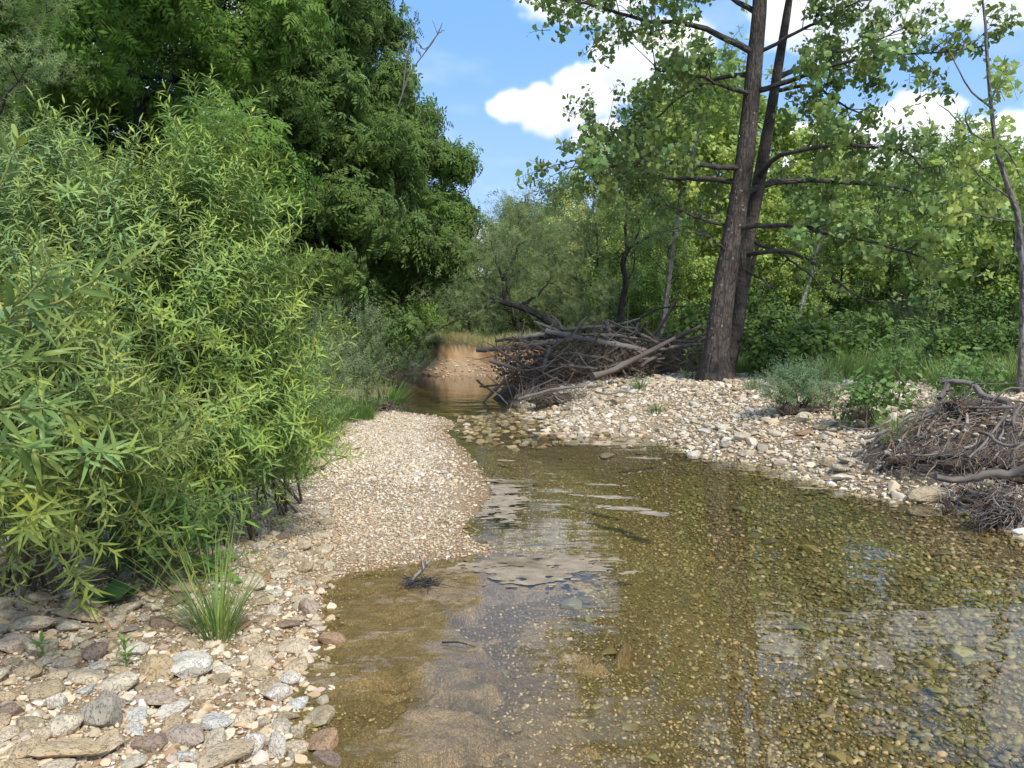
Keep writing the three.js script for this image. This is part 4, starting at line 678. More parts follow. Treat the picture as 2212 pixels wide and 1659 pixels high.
  // half-bare sapling at the right edge
  {
    const D = 10, q0 = at(2215, 600, D), g = thing('bare_sapling', 'half bare sapling with thin twigs at the right edge', 'tree', V(q0.x, groundAt(q0.x, q0.z) - 0.05, q0.z)), L = (x, y, d = 0) => at(x, y, D + d).sub(g.position), pale = [0.26, 0.24, 0.21];
    part('trunk', new MB().tube(curve([V(0, 0, 0), L(2212, 640), L(2200, 480), L(2170, 380), L(2150, 300), L(2140, 200), L(2128, 60), L(2122, -20)], 22, 0.01, r), taper(23, 0.05, 0.012), 7, pale, { bump: 0.06 }).geo(), M.bark, g);
    for (const l of [[[2150, 240], [2100, 200], [2060, 130], [2042, 70]], [[2165, 320], [2100, 290], [2050, 240], [2020, 220]], [[2200, 440], [2140, 400], [2070, 330], [2040, 290]], [[2150, 300], [2190, 350], [2212, 420]], [[2060, 130], [2080, 100], [2075, 70]], [[2100, 290], [2085, 250], [2095, 230]], [[2140, 220], [2160, 170], [2170, 120]], [[2205, 480], [2120, 465], [2040, 450]]]) part('limb', new MB().tube(curve(l.map((q) => L(...q)), 9, 0.012, r), taper(10, 0.015, 0.004), 5, pale).geo(), M.bark, g);
    const it = []; for (let k = 0; k < 46; k++) { const [x, y] = r.pick([[2165, 170], [2150, 290], [2090, 330], [2170, 420], [2060, 460]]); it.push({ p: L(x + r.n() * 25, y + r.n() * 30, r.s(0.3)), d: rvec(r), roll: r() * 6, s: r.r(0.5, 0.9), c: tint([0.366, 0.470, 0.129], r) }); } foliage('crown', SHOOT.sycSmall, M.leaf, it, g);
  }
}
console.log('wood done');
// ---------------------------------------------------------------- shrubs
// ells: ellipsoids of leaf [photograph x, y, depth, radii x, y, z, shoots, outward pull]
function shrub(name, label, group, baseAt, o) {
  const r = RNG(o.seed), g = thing(name, label, o.category ?? 'shrub', V(baseAt.x, groundAt(baseAt.x, baseAt.z) - 0.03, baseAt.z), group), items = [], tips = [];
  for (const [dx, dy, dep, rx, ry, rz, n, pull = 0.8] of o.ells) {
    const c = (o.local ? V(dx, dy, dep) : at(dx, dy, dep).sub(g.position));
    for (let k = 0; k < n; k++) {
      const u = rvec(r), q = Math.pow(r(), 0.42), p = V(c.x + u.x * rx * q, c.y + u.y * ry * q, c.z + u.z * rz * q);
      if (p.y < 0.04) continue;
      const d = u.clone().multiplyScalar(pull).add(V(0, o.up ?? 0.75, 0)).addScaledVector(rvec(r), 0.45).normalize();
      items.push({ p, d, roll: r() * 6.28, s: (o.scale ?? 1) * r.r(0.7, 1.2), c: tint(o.tint, r, o.vary ?? 0.17) });
      if (r() < (o.stems ?? 0.05)) tips.push(p);
    }
  }
  for (const p of tips) { const f = V(r.s(o.foot ?? 0.25), 0, r.s(o.foot ?? 0.25)), m = f.clone().lerp(p, 0.5).add(V(r.s(0.08), 0.12 * p.y, r.s(0.08))); part('stem', new MB().tube(curve([f, m, p], 7, 0.008, r), taper(8, o.thick ?? 0.012, 0.003), 5, o.stemC ?? [0.12, 0.095, 0.06]).geo(), M.twig, g); }
  foliage('foliage', o.shoots, o.mat ?? M.leaf, items, g);
  return g;
}
const WIL = [0.245, 0.37, 0.085];
shrub('willow_shrub', 'tall bright green willow shrub rising above the others at left', 'willows of the near left shore', gp(470, 1150, 0.15), { seed: 401, shoots: SHOOT.willow, tint: WIL, stems: 0.035, scale: 0.85, ells: [[465, 390, 4.9, 0.15, 0.32, 0.2, 45, 0.4], [430, 520, 4.9, 0.36, 0.36, 0.4, 110], [340, 540, 4.9, 0.3, 0.25, 0.3, 70], [430, 620, 4.9, 0.5, 0.6, 0.5, 150], [330, 700, 4.8, 0.6, 0.7, 0.5, 160], [440, 860, 4.9, 0.5, 0.55, 0.5, 150], [440, 1010, 4.8, 0.4, 0.3, 0.4, 70]] });
shrub('willow_shrub', 'wide grey green willow shrub along the left edge', 'willows of the near left shore', gp(120, 1180, 0.2), { seed: 402, shoots: SHOOT.willow, tint: [0.25, 0.365, 0.105], stems: 0.03, scale: 0.85, ells: [[60, 420, 4.6, 0.3, 0.2, 0.3, 50, 0.5], [150, 470, 4.7, 0.45, 0.22, 0.5, 90], [240, 500, 4.9, 0.35, 0.2, 0.4, 60], [60, 640, 4.4, 0.6, 0.5, 0.5, 150], [240, 660, 4.5, 0.6, 0.6, 0.5, 170], [60, 860, 4.2, 0.6, 0.5, 0.5, 140], [250, 900, 4.5, 0.55, 0.5, 0.5, 140], [-120, 700, 4.3, 0.5, 0.7, 0.5, 110], [280, 1040, 4.5, 0.5, 0.3, 0.4, 70]] });
shrub('willow_shrub', 'low willow shrub leaning out over the pale gravel', 'willows of the near left shore', gp(600, 1080, 0.15), { seed: 403, shoots: SHOOT.willow, tint: [0.24, 0.36, 0.08], stems: 0.04, ells: [[560, 710, 5.3, 0.24, 0.18, 0.3, 50, 0.9], [520, 800, 5.3, 0.4, 0.36, 0.4, 110], [545, 930, 5.2, 0.3, 0.28, 0.36, 80], [555, 1010, 5.1, 0.24, 0.16, 0.3, 45, 1]] });
shrub('willow_shrub', 'yellow green willow boughs hanging low over the stones at left', 'willows of the near left shore', gp(40, 1250, 0.25), { seed: 404, shoots: SHOOT.willow, tint: [0.24, 0.335, 0.085], stems: 0.05, up: 0.25, ells: [[40, 900, 3.3, 0.35, 0.22, 0.3, 40, 1], [120, 980, 3.3, 0.35, 0.25, 0.3, 55, 1], [60, 1060, 3.2, 0.3, 0.18, 0.3, 40, 1], [230, 1000, 3.6, 0.25, 0.2, 0.25, 30, 1], [20, 780, 3.1, 0.25, 0.3, 0.25, 35, 0.9], [150, 830, 3.5, 0.3, 0.25, 0.25, 35, 0.9]] });
{ // the bough nearest to the lens: leaves large enough to pick apart
  const r = RNG(410), D = 2.15, root = V(-2.3, groundAt(-2.3, -2.4), -2.4), g = thing('willow_bough', 'nearest willow bough with large single leaves at the left edge', 'branch', root.clone()), L = (x, y, d = 0) => at(x, y, D + d).sub(root);
  const runs = [[[-260, 900, 0.2], [-60, 720], [100, 665, 0], [230, 590, 0.1], [330, 545, 0.2]], [[-200, 800, 0.2], [-60, 700, 0], [60, 640, -0.05], [110, 560, -0.05]], [[-260, 900, 0.3], [-100, 830, 0.1], [20, 790, 0], [120, 760, 0.1]], [[-220, 620, 0.4], [-80, 500, 0.3], [0, 400, 0.3], [40, 300, 0.3]], [[-250, 950, 0.1], [-80, 900, 0], [60, 880, 0], [190, 900, 0.1]], [[-250, 1080, 0.2], [-100, 1000, 0.1], [20, 960, 0.1], [100, 990, 0.15]]];
  for (const run of runs) {
    const pts = curve(run.map((q) => L(...q)), 16, 0.003, r); pts.unshift(V(r.s(0.1), 0, r.s(0.1)));
    part('stem', new MB().tube(pts, taper(pts.length, 0.007, 0.0015), 6, [0.2, 0.22, 0.07]).geo(), M.twig, g);
    for (let k = 4; k < pts.length; k++) for (let q = 0; q < 2; q++) {
      const t = k / pts.length, dir = pts[k].clone().sub(pts[k - 1]).normalize(), sd = perp(dir, r), d = dir.clone().multiplyScalar(0.5 + t * 0.5).add(sd).normalize(), nn = V(0, 0.6, 0.5).addScaledVector(rvec(r), 0.7); nn.addScaledVector(d, -nn.dot(d)).normalize();
      const young = sm(0.7, 1, t), c = mix3(tint([0.15, 0.25, 0.06], r, 0.15), [0.3, 0.36, 0.06], young * 0.8);
      part('leaf', new MB().leaf(pts[k], d, nn, r.r(0.08, 0.125), r.r(0.013, 0.02), { droop: r.r(0.05, 0.45), fold: 0.3, seg: 8, col: c, peak: 0.72 }).geo(), M.leaf, g);
    }
  }
}
const GW = [0.26, 0.325, 0.135];
shrub('willow_shrub', 'grey green willow shrub at the end of the pale gravel', 'willows of the far left shore', gp(800, 878, 0.1), { seed: 421, shoots: SHOOT.greyWillow, tint: GW, mat: M.leafFar, stems: 0.03, up: 1.0, scale: 0.8, ells: [[795, 730, 12.6, 0.25, 0.5, 0.3, 130, 0.4], [755, 790, 12.6, 0.5, 0.36, 0.45, 160], [800, 805, 12.7, 0.3, 0.36, 0.3, 120], [790, 850, 12.5, 0.36, 0.2, 0.3, 60]] });
shrub('willow_shrub', 'feathery willow shrub with two pointed tops left of the gravel end', 'willows of the far left shore', gp(705, 880, 0.2), { seed: 422, shoots: SHOOT.greyWillow, tint: [0.25, 0.325, 0.125], mat: M.leafFar, stems: 0.03, up: 1.0, ells: [[712, 735, 11.6, 0.3, 0.5, 0.3, 100, 0.5], [700, 800, 11.6, 0.5, 0.4, 0.4, 150], [650, 790, 11, 0.45, 0.45, 0.4, 150], [690, 860, 11, 0.5, 0.3, 0.4, 120]] });
shrub('willow_shrub', 'leafy bush between the near willows and the grass bank', 'willows of the far left shore', gp(620, 920, 0.25), { seed: 423, shoots: SHOOT.greyWillow, tint: [0.23, 0.325, 0.10], mat: M.leafFar, stems: 0.02, up: 0.9, scale: 0.9, ells: [[620, 830, 8.6, 0.45, 0.35, 0.4, 190], [650, 890, 8.2, 0.35, 0.25, 0.3, 120], [590, 780, 9, 0.4, 0.4, 0.4, 120]] });
shrub('willow_shrub', 'small low willow sprig at the water before the clay bank', 'willows of the far left shore', gp(870, 812, 0.1), { seed: 424, shoots: SHOOT.greyWillow, tint: [0.16, 0.22, 0.1], mat: M.leafFar, stems: 0.06, ells: [[885, 775, 19, 0.45, 0.22, 0.3, 50], [900, 800, 18, 0.3, 0.2, 0.3, 20]] });
shrub('willow_shrub', 'small round willow bush on the right gravel bar', 'willows of the right bar', (() => { const p = at(1720, 880, 9.9); return p; })(), { seed: 431, shoots: SHOOT.greyWillow, tint: [0.215, 0.31, 0.13], mat: M.leafFar, stems: 0.04, up: 0.9, scale: 0.75, foot: 0.12, ells: [[1700, 845, 9.9, 0.34, 0.19, 0.3, 170], [1760, 850, 9.9, 0.32, 0.17, 0.28, 130], [1730, 830, 9.9, 0.3, 0.2, 0.26, 90]] });
// low growth in front of the left trees and along the edge of the wood
{
  const r = RNG(440), kinds = [[SHOOT.oval, [0.10, 0.18, 0.035], 'leafy green bush'], [SHOOT.sycSmall, [0.13, 0.22, 0.045], 'light green bush'], [SHOOT.greyWillow, [0.11, 0.19, 0.05], 'fine leaved bush']];
  const bush = (label, group, x, z, s, kind, n, tnt, name = 'bush') => shrub(name, label, group, V(x, 0, z), { seed: Math.round(r() * 1e6), local: true, shoots: kinds[kind][0], tint: tnt ?? kinds[kind][1], mat: M.leafFar, stems: 0.02, up: 0.6, scale: 0.85, foot: s * 0.3, ells: [[0, s * 0.55, 0, s * 0.7, s * 0.55, s * 0.7, n], [r.s(0.5) * s, s * 0.4, r.s(0.3) * s, s * 0.55, s * 0.42, s * 0.5, n * 0.6], [r.s(0.4) * s, s * 0.85, r.s(0.3) * s, s * 0.35, s * 0.4, s * 0.35, n * 0.4]] });
  for (let k = 0; k < 14; k++) { const dx = 40 + k * 52 + r.s(15), d = 14 + (k * 37 % 5) * 1.1 + (dx > 600 ? 3.5 : 0), p = at(dx, 700, d); bush(nth(k) + ' dark understorey bush from the left below the tall trees', 'understorey of the left trees', p.x, p.z, r.r(1.3, 2.0), k % 2 ? 0 : 2, 170, [0.07, 0.135, 0.03]); }
  for (let k = 0; k < 30; k++) { const dx = 1530 + (k % 15) * 52 + r.s(20), row = Math.floor(k / 15), d = row ? 19.5 + r.s(1) : 15.2 + r.s(1.2) - (dx > 2000 ? 1.8 : 0), p = at(dx, 700, d); if (row === 0 && dx < 1640) continue; bush(row ? nth(k - 15) + ' green bush from the left at the foot of the wood' : nth(k) + ' low weedy bush from the big tree along the gravel top', row ? 'bushes at the edge of the wood' : 'weeds along the gravel top', p.x, p.z, row ? r.r(0.9, 1.5) : r.r(0.4, 0.75), (k + row) % 3, row ? 170 : 70); }
  for (let k = 0; k < 9; k++) { const dx = 930 + k * 62 + r.s(15), p = at(dx, 700, 34 + r.s(1) + (k % 2) * 2); bush(nth(k) + ' green bush from the left along the back of the meadow', 'bushes behind the meadow', p.x, p.z, r.r(1.2, 2.1), k % 3, 160); }
  const c = at(1965, 720, 18); bush('dark green dense cedar bush in front of the wood', undefined, c.x, c.z, 1.25, 2, 420, [0.045, 0.075, 0.022], 'cedar_bush');
  const c2 = at(1690, 720, 19); bush('dark cedar bush just right of the big tree', undefined, c2.x, c2.z, 1.1, 2, 300, [0.05, 0.085, 0.025], 'cedar_bush');
}
console.log('shrubs done');

// ---------------------------------------------------------------- grass
function tuft(seed, n, h, spread, wide, { droop = 0.45, seg = 4, dry = 0.1, c = [1, 1, 1] } = {}) {
  const r = RNG(seed), b = new MB();
  for (let k = 0; k < n; k++) { const a = r() * 6.28, q = Math.sqrt(r()) * spread, o = V(Math.cos(a) * q * 0.5, 0, Math.sin(a) * q * 0.5), tl = r.r(0.05, 0.55), d = V(Math.cos(a) * tl + r.s(0.15), 1, Math.sin(a) * tl + r.s(0.15)).normalize(), nn = V(-Math.cos(a), tl, -Math.sin(a)).addScaledVector(rvec(r), 0.3); nn.addScaledVector(d, -nn.dot(d)).normalize(); const col = r() < dry ? [c[0] * 1.9, c[1] * 1.25, c[2] * 1.6] : c.map((x) => x * r.r(0.8, 1.2)); b.leaf(o, d, nn.negate(), h * r.r(0.5, 1.1), wide * r.r(0.7, 1.2), { droop: -droop * r.r(0.2, 1), fold: 0, seg, col, peak: 0.55, base: 0.35 }); }
  return b.geo();
}
const TUFT = [1, 2, 3, 4].map((s) => tuft(500 + s, 26, 0.34, 0.16, 0.006)), LUSH = [1, 2, 3].map((s) => tuft(540 + s, 34, 0.4, 0.3, 0.009, { seg: 3, dry: 0.08 })), FINE = [1, 2, 3].map((s) => tuft(520 + s, 34, 0.4, 0.3, 0.008, { seg: 3, dry: 0.3 }));
{
  const r = RNG(530), put = (name, label, geos, n, f, mat = M.blade) => { const l = geos.map(() => []); for (let k = 0, t = 0; k < n && t < n * 10; t++) { const it = f(); if (it) l[k++ % geos.length].push(it); } l.forEach((list, q) => { if (!list.length) return; const m = scatter(numbered(name), geos[q], mat, list, scene); tag(m, label, 'grass'); }); };
  const item = (x, z, s, c, v = 0.2) => ({ p: onGround(x, z, -0.01), d: V(r.s(0.15), 1, r.s(0.15)).normalize(), roll: r() * 6.28, s: s * r.r(0.7, 1.3), c: tint(c, r, v) });
  put('meadow_grass', 'straw green grass covering the meadow above the clay bank', FINE, 5200, () => { const z = -r.r(25, 40), x = r.r(-9, 12), [ins, d] = shore(x, z); if (ins || d < 1.15 || groundAt(x, z) < 0.75) return null; return item(x, z, r.r(0.7, 1.05), [0.33, 0.36, 0.15]); });
  put('floor_grass', 'green grass and weeds under the wood behind the right bar', LUSH, 5200, () => { const z = -r.r(7, 22), x = r.r(3.2, 16), [ins, d, ds] = shore(x, z); if (ins || ds[2] > ds[1] || d < 4.4 + 0.9 * fbm(x, z, 2, 3) || x > -z * 0.75 + 1) return null; return item(x, z, r.r(0.6, 1.25), [0.20, 0.31, 0.08]); });
  put('shore_grass', 'green grass below the willows on the left shore', TUFT, 900, () => { const z = -r.r(6.4, 12.5), x = r.r(-4.5, -0.5), [ins, d] = shore(x, z); if (ins || d < 1.7 + 0.35 * fbm(x * 2, z * 2, 3, 3) - 0.5 * sm(-10, -12, z)) return null; return item(x, z, r.r(0.7, 1.4), [0.13, 0.24, 0.04]); });
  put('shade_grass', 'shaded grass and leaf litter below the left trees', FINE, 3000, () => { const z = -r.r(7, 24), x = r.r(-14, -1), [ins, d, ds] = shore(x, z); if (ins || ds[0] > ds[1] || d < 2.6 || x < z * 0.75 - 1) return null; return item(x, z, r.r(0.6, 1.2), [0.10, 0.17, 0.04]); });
  // single clumps
  const clump = (label, p, n, h, spread, wide, c, group, opt = {}) => { const g = thing('grass_clump', label, 'grass', onGround(p.x, p.z, -0.01), group); const per = opt.blades ?? 0; for (let k = 0; k < per; k++) part('blade', tuft(opt.seed + k, 1, h, spread, wide, { seg: 6, c, droop: opt.droop ?? 0.4, dry: opt.dry ?? 0.08 }), M.blade, g); if (n) part('blades', tuft(opt.seed + 999, n, h * (opt.low ?? 1), spread, wide, { c, droop: opt.droop ?? 0.5, dry: opt.dry ?? 0.1 }), M.blade, g, 'stuff'); return g; };
  clump('tall green grass clump standing among the near left cobbles', gp(468, 1330, 0.16), 150, 0.6, 0.2, 0.006, [0.17, 0.28, 0.06], undefined, { blades: 75, seed: 5400, low: 0.45, droop: 0.75, dry: 0.16 });
  clump('rounded green grass tuft overhanging the water at the gravel end', gp(838, 880, 0.05), 260, 0.55, 0.5, 0.014, [0.10, 0.22, 0.03], undefined, { seed: 5500, droop: 0.9 });
  clump('lush grass tuft at the left edge of the pale gravel', gp(690, 925, 0.15), 260, 0.6, 0.7, 0.012, [0.13, 0.25, 0.04], 'tufts beside the gravel', { seed: 5510, droop: 0.7 });
  clump('lush grass tuft just below the willow by the pale gravel', gp(668, 965, 0.16), 240, 0.55, 0.6, 0.011, [0.135, 0.255, 0.045], 'tufts beside the gravel', { seed: 5520, droop: 0.7 });
  clump('light green upright grass beside the root mass', at(1935, 905, 7.6), 90, 0.5, 0.2, 0.009, [0.19, 0.29, 0.08], undefined, { seed: 5530, droop: 0.4 });
  clump('small grass tuft on the gravel below the big tree', at(1625, 815, 12.2), 60, 0.3, 0.2, 0.01, [0.17, 0.26, 0.09], 'tufts on the right bar', { seed: 5540 });
  clump('tiny green tuft in the middle of the right gravel', at(1420, 885, 11.5), 60, 0.2, 0.2, 0.01, [0.13, 0.2, 0.05], 'tufts on the right bar', { seed: 5550 });
  clump('small green tuft on the gravel before the log jam', at(1380, 835, 13.5), 60, 0.28, 0.25, 0.012, [0.13, 0.22, 0.06], 'tufts on the right bar', { seed: 5560 });
  clump('sparse yellowish grass on the wet sand below the root mass', at(1965, 1020, 6.9), 40, 0.14, 0.3, 0.006, [0.24, 0.27, 0.08], undefined, { seed: 5570 });
  // broad leaved weeds and seedlings on the left stones
  const weed = (name, label, p, f) => { const g = thing(name, label, 'plant', onGround(p.x, p.z, 0)); f(g); };
  weed('rosette_weed', 'broad toothed leaves of a low green weed on the stones', gp(252, 1285, 0.2), (g) => { for (let k = 0; k < 11; k++) { const a = k * 2.4, d = V(Math.cos(a), r.r(0.35, 1.1), Math.sin(a)).normalize(), nn = V(-Math.cos(a) * d.y, 1, -Math.sin(a) * d.y).addScaledVector(rvec(r), 0.2); nn.addScaledVector(d, -nn.dot(d)).normalize(); part('leaf', new MB().lobed(V(0, 0.01, 0), d, nn, r.r(0.11, 0.16), [[0, 0], [0.25, -0.2], [0.35, -0.3], [0.5, -0.27], [0.62, -0.34], [0.78, -0.22], [1, 0], [0.78, 0.22], [0.62, 0.34], [0.5, 0.27], [0.35, 0.3], [0.25, 0.2]], { col: tint([0.085, 0.17, 0.045], r), cup: 0.35 }).geo(), M.leaf, g); } });
  const seedling = (label, p, h, n) => weed('seedling', label, p, (g) => { part('stem', new MB().tube([V(0, 0, 0), V(0.005, h * 0.5, 0), V(0.0, h, 0.005)], [0.003, 0.0025, 0.001], 5, [0.16, 0.26, 0.06]).geo(), M.twig, g); for (let k = 0; k < n; k++) { const t = 0.2 + 0.8 * k / n, a = k * 2.4, d = V(Math.cos(a), mixn(0.5, 1.6, t), Math.sin(a)).normalize(), nn = V(-Math.cos(a), 1, -Math.sin(a)); nn.addScaledVector(d, -nn.dot(d)).normalize(); part('leaf', new MB().leaf(V(0, h * t, 0), d, nn, r.r(0.05, 0.09) * (1.1 - 0.4 * t), 0.014, { droop: 0.25, seg: 5, col: tint([0.16, 0.29, 0.05], r) }).geo(), M.leaf, g); } });
  seedling('upright green seedling in front of the yellowish stone', gp(270, 1415, 0.18), 0.14, 14);
  seedling('small seedling beside the blocky pale stone at left', gp(90, 1405, 0.2), 0.08, 9);
  seedling('tiny seedling at the foot of the small willow on the right bar', at(1745, 925, 9.3), 0.12, 10);
  seedling('leafy sapling sprouting on the crest of the right bar', at(1710, 800, 12.6), 0.35, 16);
  seedling('broad seedling among the pebbles by the willow foot', gp(405, 1180, 0.25), 0.22, 16);
  const pts = [[310, 1170, 3.9, 'leafy weed in the shade under the willows'], [345, 1120, 4.2, 'tall leafy weed under the willows beside the grass'], [290, 1130, 4.1, 'yellow tipped weed in front of the dark willow stems'], [420, 1110, 4.3, 'bamboo-like weed left of the tall grass']];
  pts.forEach(([x, y, d, label], k) => { const p = at(x, y, d); shrub('leafy_weed', label, undefined, p, { seed: 560 + k, category: 'plant', local: true, shoots: SHOOT.weed, tint: [0.13, 0.25, 0.05], stems: 0.2, up: 0.9, foot: 0.06, thick: 0.005, ells: [[0, 0.2, 0, 0.16, 0.2, 0.14, 16], [0.05, 0.34, 0, 0.1, 0.12, 0.1, 7]] }); });
  const wr = [[1880, 840, 8.8, 'broad leaved weed growing beside the dark clod on the bar'], [2030, 800, 8.3, 'tall leafy weed at the right behind the root mass'], [1930, 810, 9.6, 'green weed left of the tall stalks on the bar'], [2130, 760, 8.4, 'tall yellow green weed at the right edge of the grass'], [2090, 700, 9, 'upright weed with a leafy top in front of the wood'], [1500, 800, 14.6, 'green weed between the log jam and the big tree']];
  wr.forEach(([x, y, d, label], k) => { const p = at(x, y, d); shrub('leafy_weed', label, undefined, p, { seed: 580 + k, category: 'plant', local: true, shoots: k % 2 ? SHOOT.weed : SHOOT.oval, tint: [0.13, 0.235, 0.05], stems: 0.2, up: 0.9, foot: 0.08, thick: 0.006, scale: 0.8, ells: [[0, 0.22, 0, 0.22, 0.22, 0.2, 20], [0.05, 0.45, 0, 0.14, 0.2, 0.14, 9]] }); });
}
console.log('grass done');

// ---------------------------------------------------------------- driftwood
const greyWood = [0.26, 0.225, 0.19], darkWood = [0.15, 0.122, 0.10];
function mound(name, label, category, cx, cz, rx, rz, hgt, seed, c, bulge = 0.3) {     // a heap of soil and litter
  const b = new MB(), nA = 48, nR = 18, r0 = groundAt(cx, cz);
  for (let j = 0; j <= nR; j++) for (let k = 0; k <= nA; k++) { const q = j / nR, a = k / nA * Math.PI * 2, n = fbm(Math.cos(a) * 1.6 + seed, Math.sin(a) * 1.6, q * 2, 3), x = cx + Math.cos(a) * rx * q * (1 + bulge * n), z = cz + Math.sin(a) * rz * q * (1 + bulge * n), g = groundAt(x, z), m = fbm(x * 5, z * 5, seed, 4); const y = g - 0.06 + (hgt + r0 - r0) * (1 - Math.pow(q, 2.4)) * (1 + 0.35 * n + 0.28 * m), t = 1 + 0.4 * m; b.vert(x, y, z, 0, 1, 0, [c[0] * t, c[1] * t, c[2] * t], x, z + y); if (j && k) { const w = nA + 1, A = (j - 1) * w + k - 1; b.tri(A, A + 1, A + w); b.tri(A + 1, A + w + 1, A + w); } }
  const g = b.geo(); g.computeVertexNormals(); return meshThing(name, g, std({ map: gritT, bumpMap: gritT, bumpScale: 0.05, side: THREE.DoubleSide }), label, category);
}
function wiggly(r, p, d, len, n, wob) { const pts = [p.clone()], dir = d.clone(); for (let k = 1; k <= n; k++) { dir.addScaledVector(rvec(r), wob).normalize(); pts.push(pts[k - 1].clone().addScaledVector(dir, len / n)); } return pts; }
function log(label, pts, r0, r1, c, group, opt = {}) {
  const g = new THREE.Group(); g.name = numbered(opt.name ?? 'log'); g.position.copy(pts[0]); scene.add(g); tag(g, label, opt.category ?? 'log', group);
  const r = RNG(Math.round(pts[0].x * 1000 + pts[0].y * 333) + 7), loc = curve(pts.map((p) => p.clone().sub(g.position)), 14, r0 * 0.22, r);
  part('stem', new MB().tube(loc, taper(15, r0, r1).map((q) => q * r.r(0.84, 1.14)), 9, (t, k) => { const q = 1 + 0.3 * noise3(k * 1.7, r0 * 90, 3); return c.map((x) => x * q); }, { bump: 0.16 }).geo(), M.wood, g);
  for (let k = 0; k < (opt.stubs ?? 1); k++) { const q = loc[3 + Math.floor(r() * 9)], d = rvec(r), w = wiggly(r, q, d, r.r(0.08, 0.3), 4, 0.2); part('stub', new MB().tube(w, taper(5, r0 * 0.35, r0 * 0.12), 5, c).geo(), M.wood, g); }
  return g;
}
{
  const r = RNG(610), q = (x, y, d) => at(1037 + x * 0.2344, 674 + y * 0.2344, d), D = 16;
  mound('debris_mound', 'dark heap of soil leaves and fine twigs under the log jam', 'debris', at(1190, 800, 16.6).x, -16.7, 1.5, 0.9, 0.62, 3, [0.16, 0.12, 0.085]);
  mound('debris_mound', 'low dark litter under the right half of the log jam', 'debris', at(1380, 800, 16.4).x, -16.4, 1.6, 0.8, 0.3, 6, [0.16, 0.12, 0.085]);
  const J = 'logs of the log jam', logs = [
    ['long thick log crossing the middle of the log jam', [[610, 180, 15.9], [830, 225, 15.7], [1180, 290, 15.5], [1520, 365, 15.5]], 0.062, 0.055], ['blunt log sticking out left near the top of the jam', [[330, 245, 15.8], [540, 212, 15.9], [780, 225, 16.1]], 0.045, 0.05],
    ['curved grey log below the top of the jam', [[430, 335, 15.4], [560, 292, 15.4], [810, 265, 15.6], [1000, 250, 16]], 0.045, 0.05], ['flat log lying along the very top of the jam', [[740, 168, 16.4], [1150, 132, 16.5], [1460, 155, 16.5]], 0.042, 0.03],
    ['long pole leaning up from the gravel to the big tree', [[1040, 592, 14.2], [1200, 540, 14.4], [1500, 400, 14.8], [1760, 255, 15], [2040, 125, 15.2]], 0.062, 0.03], ['short upright log end in the left of the jam', [[570, 545, 15.2], [605, 440, 15.3], [645, 325, 15.4]], 0.046, 0.042],
    ['straight log jutting left from the jam over the far water', [[-30, 350, 16.6], [200, 338, 16.4], [520, 310, 16.2]], 0.05, 0.045], ['grey broken log at the right shoulder of the jam', [[1470, 200, 15.8], [1550, 240, 15.7], [1640, 285, 15.6]], 0.038, 0.032],
    ['slanting log at the upper left of the jam', [[495, 90, 16.4], [590, 125, 16.3], [720, 175, 16.2]], 0.034, 0.03], ['thin bent branch rising above the jam', [[620, 5, 16.6], [700, 70, 16.5], [735, 110, 16.4], [755, 165, 16.3]], 0.018, 0.026],
    ['log lying level next to the big tree', [[1740, 330, 15], [1850, 312, 15], [2030, 296, 15.1]], 0.034, 0.028], ['lower level log next to the big tree', [[1600, 345, 15.3], [1850, 345, 15.2], [2060, 350, 15.2]], 0.032, 0.026],
    ['broken stump sticking up on top of the jam', [[1160, 85, 16.2], [1175, 140, 16.2], [1185, 195, 16.2]], 0.05, 0.045], ['grey stick low across the front of the jam', [[820, 490, 14.9], [930, 505, 14.9], [1080, 525, 14.8]], 0.028, 0.02],
    ['thin crooked branch at the left of the jam', [[365, 255, 15.5], [480, 290, 15.3], [610, 355, 15.2]], 0.022, 0.018], ['grey green branch lying down the front of the jam', [[440, 665, 15.2], [600, 570, 15.1], [820, 480, 15]], 0.022, 0.014],
    ['dark log in the lower right of the jam', [[1250, 480, 15.2], [1450, 440, 15.2], [1700, 430, 15.1]], 0.03, 0.02], ['dark log end pointing left in the middle of the jam', [[400, 420, 15.6], [620, 400, 15.5], [900, 380, 15.6]], 0.035, 0.03], ['dark long log in the upper right of the jam', [[1050, 215, 16], [1350, 230, 15.9], [1700, 300, 15.7]], 0.035, 0.025], ['weathered log behind the broken stump', [[1180, 130, 16.8], [1300, 110, 16.8], [1480, 60, 16.9]], 0.035, 0.02]];
  for (const [label, l, r0, r1] of logs) log(label, l.map((p) => q(...p)), r0, r1, mix3(greyWood, darkWood, r() * 0.55), J, { stubs: 2 });
  log('forked dark pole standing in the water left of the jam', [[720, 618, 17], [760, 650, 16.5], [850, 700, 15.8]].map(([x, y, d]) => at(778 + x * 0.3515, 605 + y * 0.3515, d)), 0.03, 0.02, darkWood, J, { stubs: 2 });
  log('bleached thin branch dipping into the water before the jam', [[800, 675, 15.4], [850, 705, 15], [905, 762, 14.6]].map(([x, y, d]) => at(778 + x * 0.3515, 605 + y * 0.3515, d)), 0.014, 0.012, [0.4, 0.37, 0.33], J, { stubs: 0, name: 'branch', category: 'branch' });
  log('dark branch reaching level over the water left of the jam', [[735, 655, 16.2], [800, 650, 16], [890, 640, 15.8]].map(([x, y, d]) => at(778 + x * 0.3515, 605 + y * 0.3515, d)), 0.022, 0.018, darkWood, J, { stubs: 1, name: 'branch', category: 'branch' });
